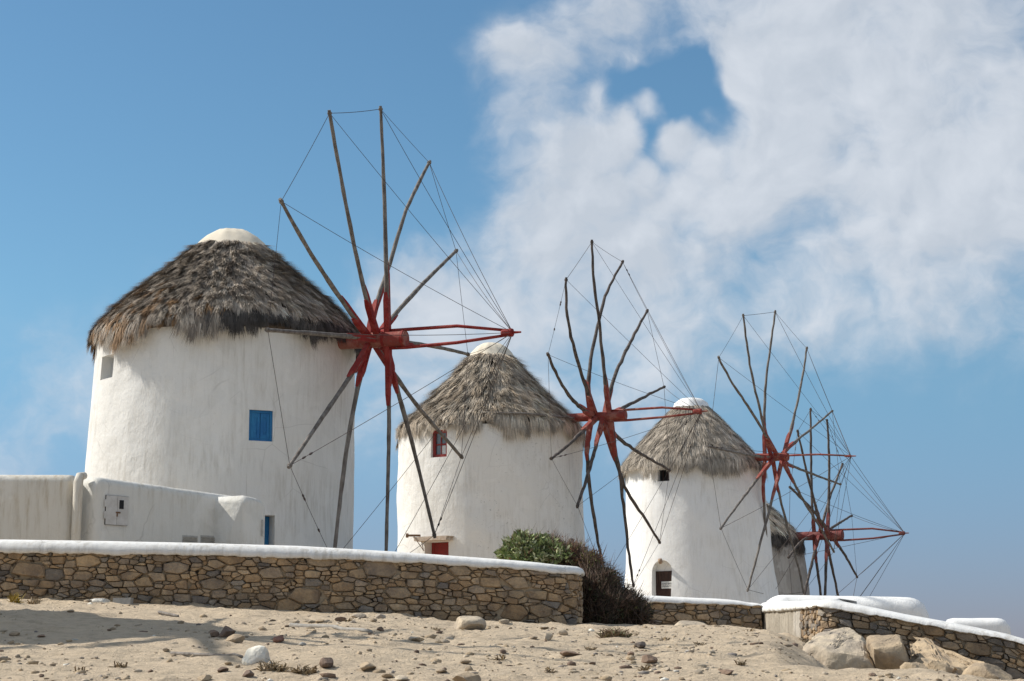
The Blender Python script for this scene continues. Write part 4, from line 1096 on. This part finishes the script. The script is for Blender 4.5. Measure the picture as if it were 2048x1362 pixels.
hull_rock('squarish boulder split from its neighbour, flat on top with a shaded brown front',
    [(1733, 1273, 25.5), (1798, 1267, 25.5), (1806, 1288, 24.7), (1744, 1295, 24.6), (1817, 1326, 24.6), (1800, 1342, 24.7), (1752, 1342, 24.9), (1820, 1330, 25.4), (1740, 1340, 25.4)], TN['tan'], 67)
hull_rock('long rocky outcrop with rough broken edge below the sloping wall',
    [(1815, 1287, 25.9), (1852, 1285, 25.9), (1905, 1309, 25.3), (1950, 1330, 24.7), (1966, 1372, 24.3), (1900, 1376, 24.2), (1888, 1344, 24.2), (1848, 1320, 24.8), (1900, 1330, 24.4), (1815, 1350, 25.0), (1840, 1362, 24.5)], TN['tan'], 72, .07)
hull_rock('small rough rock wedged below the squarish boulder',
    [(1806, 1326, 24.4), (1842, 1320, 24.5), (1880, 1352, 24.0), (1884, 1372, 23.9), (1800, 1356, 24.2), (1835, 1342, 24.0), (1850, 1366, 23.9)], TN['tan'], 75, .06)
boulder('low tan rock at the lower right corner of the photo', 1985, 1372, 90, 44, .45, 79, TN['tan'], Y=24.0, rough=.12)
boulder('pale half buried rock leaning on the short wall, beside its middle', 1372, 1263, 84, 20, .5, 83, TN['pale'], Y=32.0, planes=6)
boulder('low pale ledge of rock in front of the broad boulder', 1662, 1326, 84, 22, .35, 84, TN['pale'], rough=.12, sink=.3)
boulder('long pale oval boulder lying before the right half of the long wall', 938, 1260, 60, 27, .22, 91, TN['pale'], cut=(.6, .9))
yg = gpt(507, 1327).y
hull_rock('bright white jagged stone on the sand', [(481, 1314, yg), (497, 1301, yg+.05), (522, 1299, yg+.03), (525, 1308, yg-.05), (532, 1327, yg-.06), (500, 1332, yg-.07), (482, 1326, yg), (520, 1303, yg+.14), (490, 1312, yg+.12), (530, 1330, yg+.12)], TN['white'], 92, .035, 3, .014, 'stone', 'stone', .03)
boulder('dark slanted slab at the tip of the windmill shadow', 451, 1274, 34, 23, .14, 93, TN['brown'], cut=(.4, .7), name='stone', cat='stone')
boulder('brown stone just left of the dark slanted slab', 426, 1274, 20, 13, .09, 94, TN['brown'], name='stone', cat='stone')
boulder('pale tan stone just below the dark slanted slab', 472, 1286, 38, 16, .12, 95, TN['tan'], name='stone', cat='stone')
boulder('reddish round stone lying in the pole shadow', 557, 1285, 22, 13, .09, 96, TN['red'], name='stone', cat='stone')
boulder('flat grey stone tilted on edge in the middle of the sand', 834, 1283, 30, 12, .12, 97, TN['pale'], name='stone', cat='stone', cut=(.4, .6))
boulder('dark rounded stone below the right end of the dry bush', 1281, 1297, 22, 13, .1, 98, TN['dark'], name='stone', cat='stone')
boulder('long thin brown stone on open sand below the end of the long wall', 1139, 1314, 38, 12, .1, 99, TN['brown'], name='stone', cat='stone')
boulder('brown peaked stone among small rubble, right of centre foreground', 1297, 1326, 34, 15, .11, 100, TN['brown'], name='stone', cat='stone')
boulder('sandy lump of rock cut by the bottom edge of the photo, at its centre', 930, 1370, 56, 24, .14, 111, TN['tan'], name='stone', cat='stone')
boulder('pale angular stone with a shaded right face, lower left of centre', 731, 1341, 36, 19, .13, 112, TN['tan'], name='stone', cat='stone', cut=(.4, .75))
boulder('dark brown lump of stone beside dry straw, lower left', 654, 1335, 28, 19, .11, 113, TN['brown'], name='stone', cat='stone')
boulder('flat white slab leaning at the foot of the long wall', 197, 1210, 58, 13, .13, 114, TN['white'], Y=26.75, name='stone', cat='stone', cut=(.5, .8))
rs_ = random.Random(5)
MARKS = [('the white jagged stone', 507, 1320), ('the long grey pole', 660, 1258), ('the dark slanted slab', 451, 1268), ('the long pale oval boulder', 938, 1252), ('the concrete block', 245, 1208),
         ('the dry weed mound', 1228, 1268), ('the brown peaked stone', 1297, 1320), ('the thin brown stone', 1139, 1310), ('the upright flat grey stone', 834, 1280), ('the broad boulder', 1672, 1310),
         ('the dark brown lump', 654, 1330), ('the pale angular stone', 731, 1335), ('the sandy lump at the bottom edge', 930, 1362), ('the thin dead branch', 400, 1312), ('the half buried rock', 1372, 1258), ('the yellow weed', 30, 1200)]
def placed(px, py):
    nm, mx, my = min(MARKS, key=lambda m_: math.hypot(m_[1]-px, (m_[2]-py)*1.6))
    dx_, dy_ = px-mx, (py-my)*1.6
    far_ = 'just ' if math.hypot(dx_, dy_) < 50 else '' if math.hypot(dx_, dy_) < 110 else 'well '
    if abs(dx_) > abs(dy_)*2: d_ = 'left of' if dx_ < 0 else 'right of'
    elif abs(dy_) > abs(dx_)*2: d_ = 'behind' if dy_ < 0 else 'in front of'
    else: d_ = ('left and ' if dx_ < 0 else 'right and ')+('behind' if dy_ < 0 else 'in front of')
    return far_+d_+' '+nm
small = [(1097, 1281, 20, 14), (1126, 1271, 20, 13), (1262, 1313, 15, 9), (776, 1356, 24, 10), (802, 1364, 24, 14), (884, 1346, 24, 9), (495, 1354, 28, 13), (443, 1345, 27, 10), (331, 1304, 14, 8), (591, 1250, 16, 10),
         (681, 1243, 24, 9), (82, 1274, 18, 5), (191, 1318, 12, 5), (1457, 1349, 32, 11), (1335, 1342, 18, 7), (762, 1262, 16, 8), (455, 1331, 14, 7), (474, 1336, 14, 8), (409, 1362, 26, 12), (1090, 1258, 24, 7), (1010, 1247, 26, 8),
         (640, 1246, 18, 8), (705, 1246, 16, 6), (930, 1328, 24, 8), (905, 1276, 10, 6), (1185, 1330, 12, 5), (1220, 1284, 10, 5), (720, 1236, 34, 9), (760, 1237, 24, 9), (28, 1272, 22, 9), (140, 1225, 16, 6), (1365, 1360, 14, 6), (1420, 1310, 12, 6),
         (1690, 1320, 22, 9), (1745, 1352, 14, 6), (1650, 1349, 14, 6), (1560, 1300, 12, 5), (300, 1345, 12, 6), (120, 1290, 12, 5), (860, 1300, 10, 4), (1040, 1330, 12, 5), (1001, 1290, 10, 4)]
for i, (px, py, wp, hp) in enumerate(small):
    tn_ = rs_.choice(['tan', 'brown', 'tan', 'pale', 'pale']); tone = TN[tn_]
    boulder('small '+('flat ' if wp > 2.6*hp else '')+tn_+' loose stone '+placed(px, py), px, py, wp, hp, wp/2*.0055*rs_.uniform(.8, 1.3), 200+i, np.array(tone)*rs_.uniform(.85, 1.15), sub=2, name='stone', cat='stone', group='small loose stones on the sand', cut=(.45, .8))
# pebbles and grit
rg = np.random.default_rng(3); V = []; Tt = []; C = []; k = 0
bm = bmesh.new(); bmesh.ops.create_icosphere(bm, subdivisions=1, radius=1); iv = np.array([v_.co for v_ in bm.verts]); it = np.array([[v_.index for v_ in f.verts] for f in bm.faces]); bm.free()
n = 6500
yy = 11.5+15.8*rg.random(n)**1.15; xx = (rg.random(n)*2-1)*(yy*.30+.3)
clump = fbm(xx*.8, yy*.5, 41, 3); keep = rg.random(n) < np.clip(.45+clump*1.6, .05, 1); xx, yy = xx[keep], yy[keep]
ok = (yy < yw(xx)-.5); xx, yy = xx[ok], yy[ok]; zz = gz(xx, yy)
for x, y, z in zip(xx, yy, zz):
    s = (.007+.020*rg.random()**4) if rg.random() > .035 else rg.uniform(.025, .05); r = iv*(1+rg.uniform(-.35, .35, (12, 1)))*np.array([s*rg.uniform(.9, 1.9), s, s*rg.uniform(.45, .9)])
    a = rg.uniform(0, 6.28); r = np.stack([r[:, 0]*math.cos(a)-r[:, 1]*math.sin(a), r[:, 0]*math.sin(a)+r[:, 1]*math.cos(a), r[:, 2]], 1)
    V.append(r+np.array((x, y, z+s*.15))); Tt.append(it+k); k += 12
    q_ = rg.random(); C.append(np.tile(np.array(TN['tan'] if q_ < .45 else TN['brown'] if q_ < .60 else TN['grey'] if q_ < .68 else TN['pale'] if q_ < .98 else TN['white'])*rg.uniform(.7, 1.15), (12, 1)))
tag(obj_np('pebbles', np.concatenate(V), np.concatenate(Tt), M['rock'], None, np.concatenate(C)), 'loose pebbles and grit strewn over the sand', 'pebbles', kind='stuff')
# concrete block, grey pole, twig
p0 = at(226, 1213, 26.7); p1 = at(262, 1197, 26.7)
mb = MB(); cc = Vector(((p0.x+p1.x)/2, 26.75, (p0.z+p1.z)/2-.03)); mb.box(cc, Vector(((p1.x-p0.x)/2, 0, .004)), Vector((0, .10, 0)), Vector((.004, .01, (p1.z-p0.z)/2+.04)))
o = mb.build('concrete_block', M['concrete']); tag(o, 'pale grey concrete block set against the foot of the long wall', 'block')
def lying(name, label, cat, pts, r, mat, n=8):
    P_ = []
    for px, py in pts: g_ = gpt(px, py); P_.append(g_)
    a, b2 = P_[0], P_[-1]; Q = []
    for f in np.linspace(0, 1, 10):
        p = a.lerp(b2, f); zl = max(float(gz(p.x, p.y))+r*.4, p.z*0 + a.z+(b2.z-a.z)*f+r*.5); Q.append(Vector((p.x, p.y, zl)))
    mb = MB(); mb.tube(Q, [r*(1-.25*f) for f in np.linspace(0, 1, 10)], n); tag(mb.build(name, mat, None, True), label, cat)
lying('grey_pole', 'long weathered grey pole lying on the sand before the long wall', 'pole', [(582, 1253), (742, 1267)], .03, M['pole_grey'])
lying('dead_branch', 'thin dark dead branch lying left of the white stone', 'branch', [(343, 1309), (484, 1316)], .016, M['wood'])
lying('dead_branch', 'short grey stick lying on the sand at the foot of the long wall', 'branch', [(318, 1226), (356, 1234)], .022, M['wood'])
# tufts of dead grass
def tuft(label, px, py, wpx, n, seed, col, h=.12, cat='dry grass', name='dry_grass_tuft', group=None, flat=.5):
    g_ = gpt(px, py); rg = np.random.default_rng(seed); V = []; Tt = []; C = []; k = 0; w_ = wpx*g_.y/F/2
    for i in range(n):
        p = np.array((g_.x+rg.uniform(-1, 1)*w_, g_.y+rg.uniform(-1, 1)*w_*.8, 0)); p[2] = float(gz(p[0], p[1]))-.005
        d = np.array((rg.normal(0, flat), rg.normal(0, flat), rg.uniform(.25, 1))); d /= np.linalg.norm(d); L = h*rg.uniform(.4, 1.2)
        s = np.cross(d, rg.normal(0, 1, 3)); s /= np.linalg.norm(s); wd = .005*rg.uniform(.7, 1.5); q1 = p+d*L*.6; q2 = p+d*L+np.array((rg.normal(0, .03), rg.normal(0, .03), -.02))
        V += [p-s*wd, p+s*wd, q1+s*wd*.8, q1-s*wd*.8, q2]; Tt += [(k, k+1, k+2), (k, k+2, k+3), (k+3, k+2, k+4)]; k += 5
        C += [np.array(col[int(rg.integers(len(col)))])*rg.uniform(.7, 1.3)]*5
    tag(obj_np(name, np.array(V), np.array(Tt), M['leaf'], None, np.array(C)), label, cat, group)
STR = [(.30, .22, .12), (.22, .16, .09), (.16, .11, .06)]
tuft('flattened clump of dead straw right of the white stone', 548, 1341, 44, 130, 1, STR, .10)
tuft('clump of dead straw beside the dark brown lump of stone', 612, 1346, 44, 110, 2, STR, .09)
tuft('low dry weed growing on the sand mound in front of the dry bush', 1228, 1272, 54, 320, 3, [(.20, .13, .08), (.14, .10, .05), (.28, .20, .13), (.12, .13, .05)], .14)
tuft('dry yellowish grass at the foot of the sunlit wall corner', 1628, 1296, 50, 120, 4, STR, .09)
tuft('small yellow flowering weed at the foot of the long wall', 30, 1204, 18, 90, 5, [(.50, .33, .03), (.30, .22, .05)], .16, 'weed', 'weed', None, .3)
tuft('pale straw weed at the foot of the long wall, right of the yellow one', 68, 1208, 20, 80, 6, [(.40, .30, .18), (.30, .22, .12)], .12, 'weed', 'weed', None, .3)
for i, (px, py) in enumerate([(700, 1243), (1330, 1280), (1400, 1290), (1500, 1262), (1000, 1320), (870, 1260), (1180, 1300), (1290, 1340), (240, 1335), (160, 1345), (1480, 1330), (1100, 1345)]):
    tuft('few blades of dead grass '+placed(px, py), px, py, 18, 26, 20+i, STR, .07, group='scattered blades of dead grass')
print('stones', n1_, n2_, n3_, 'objects', len(bpy.data.objects))
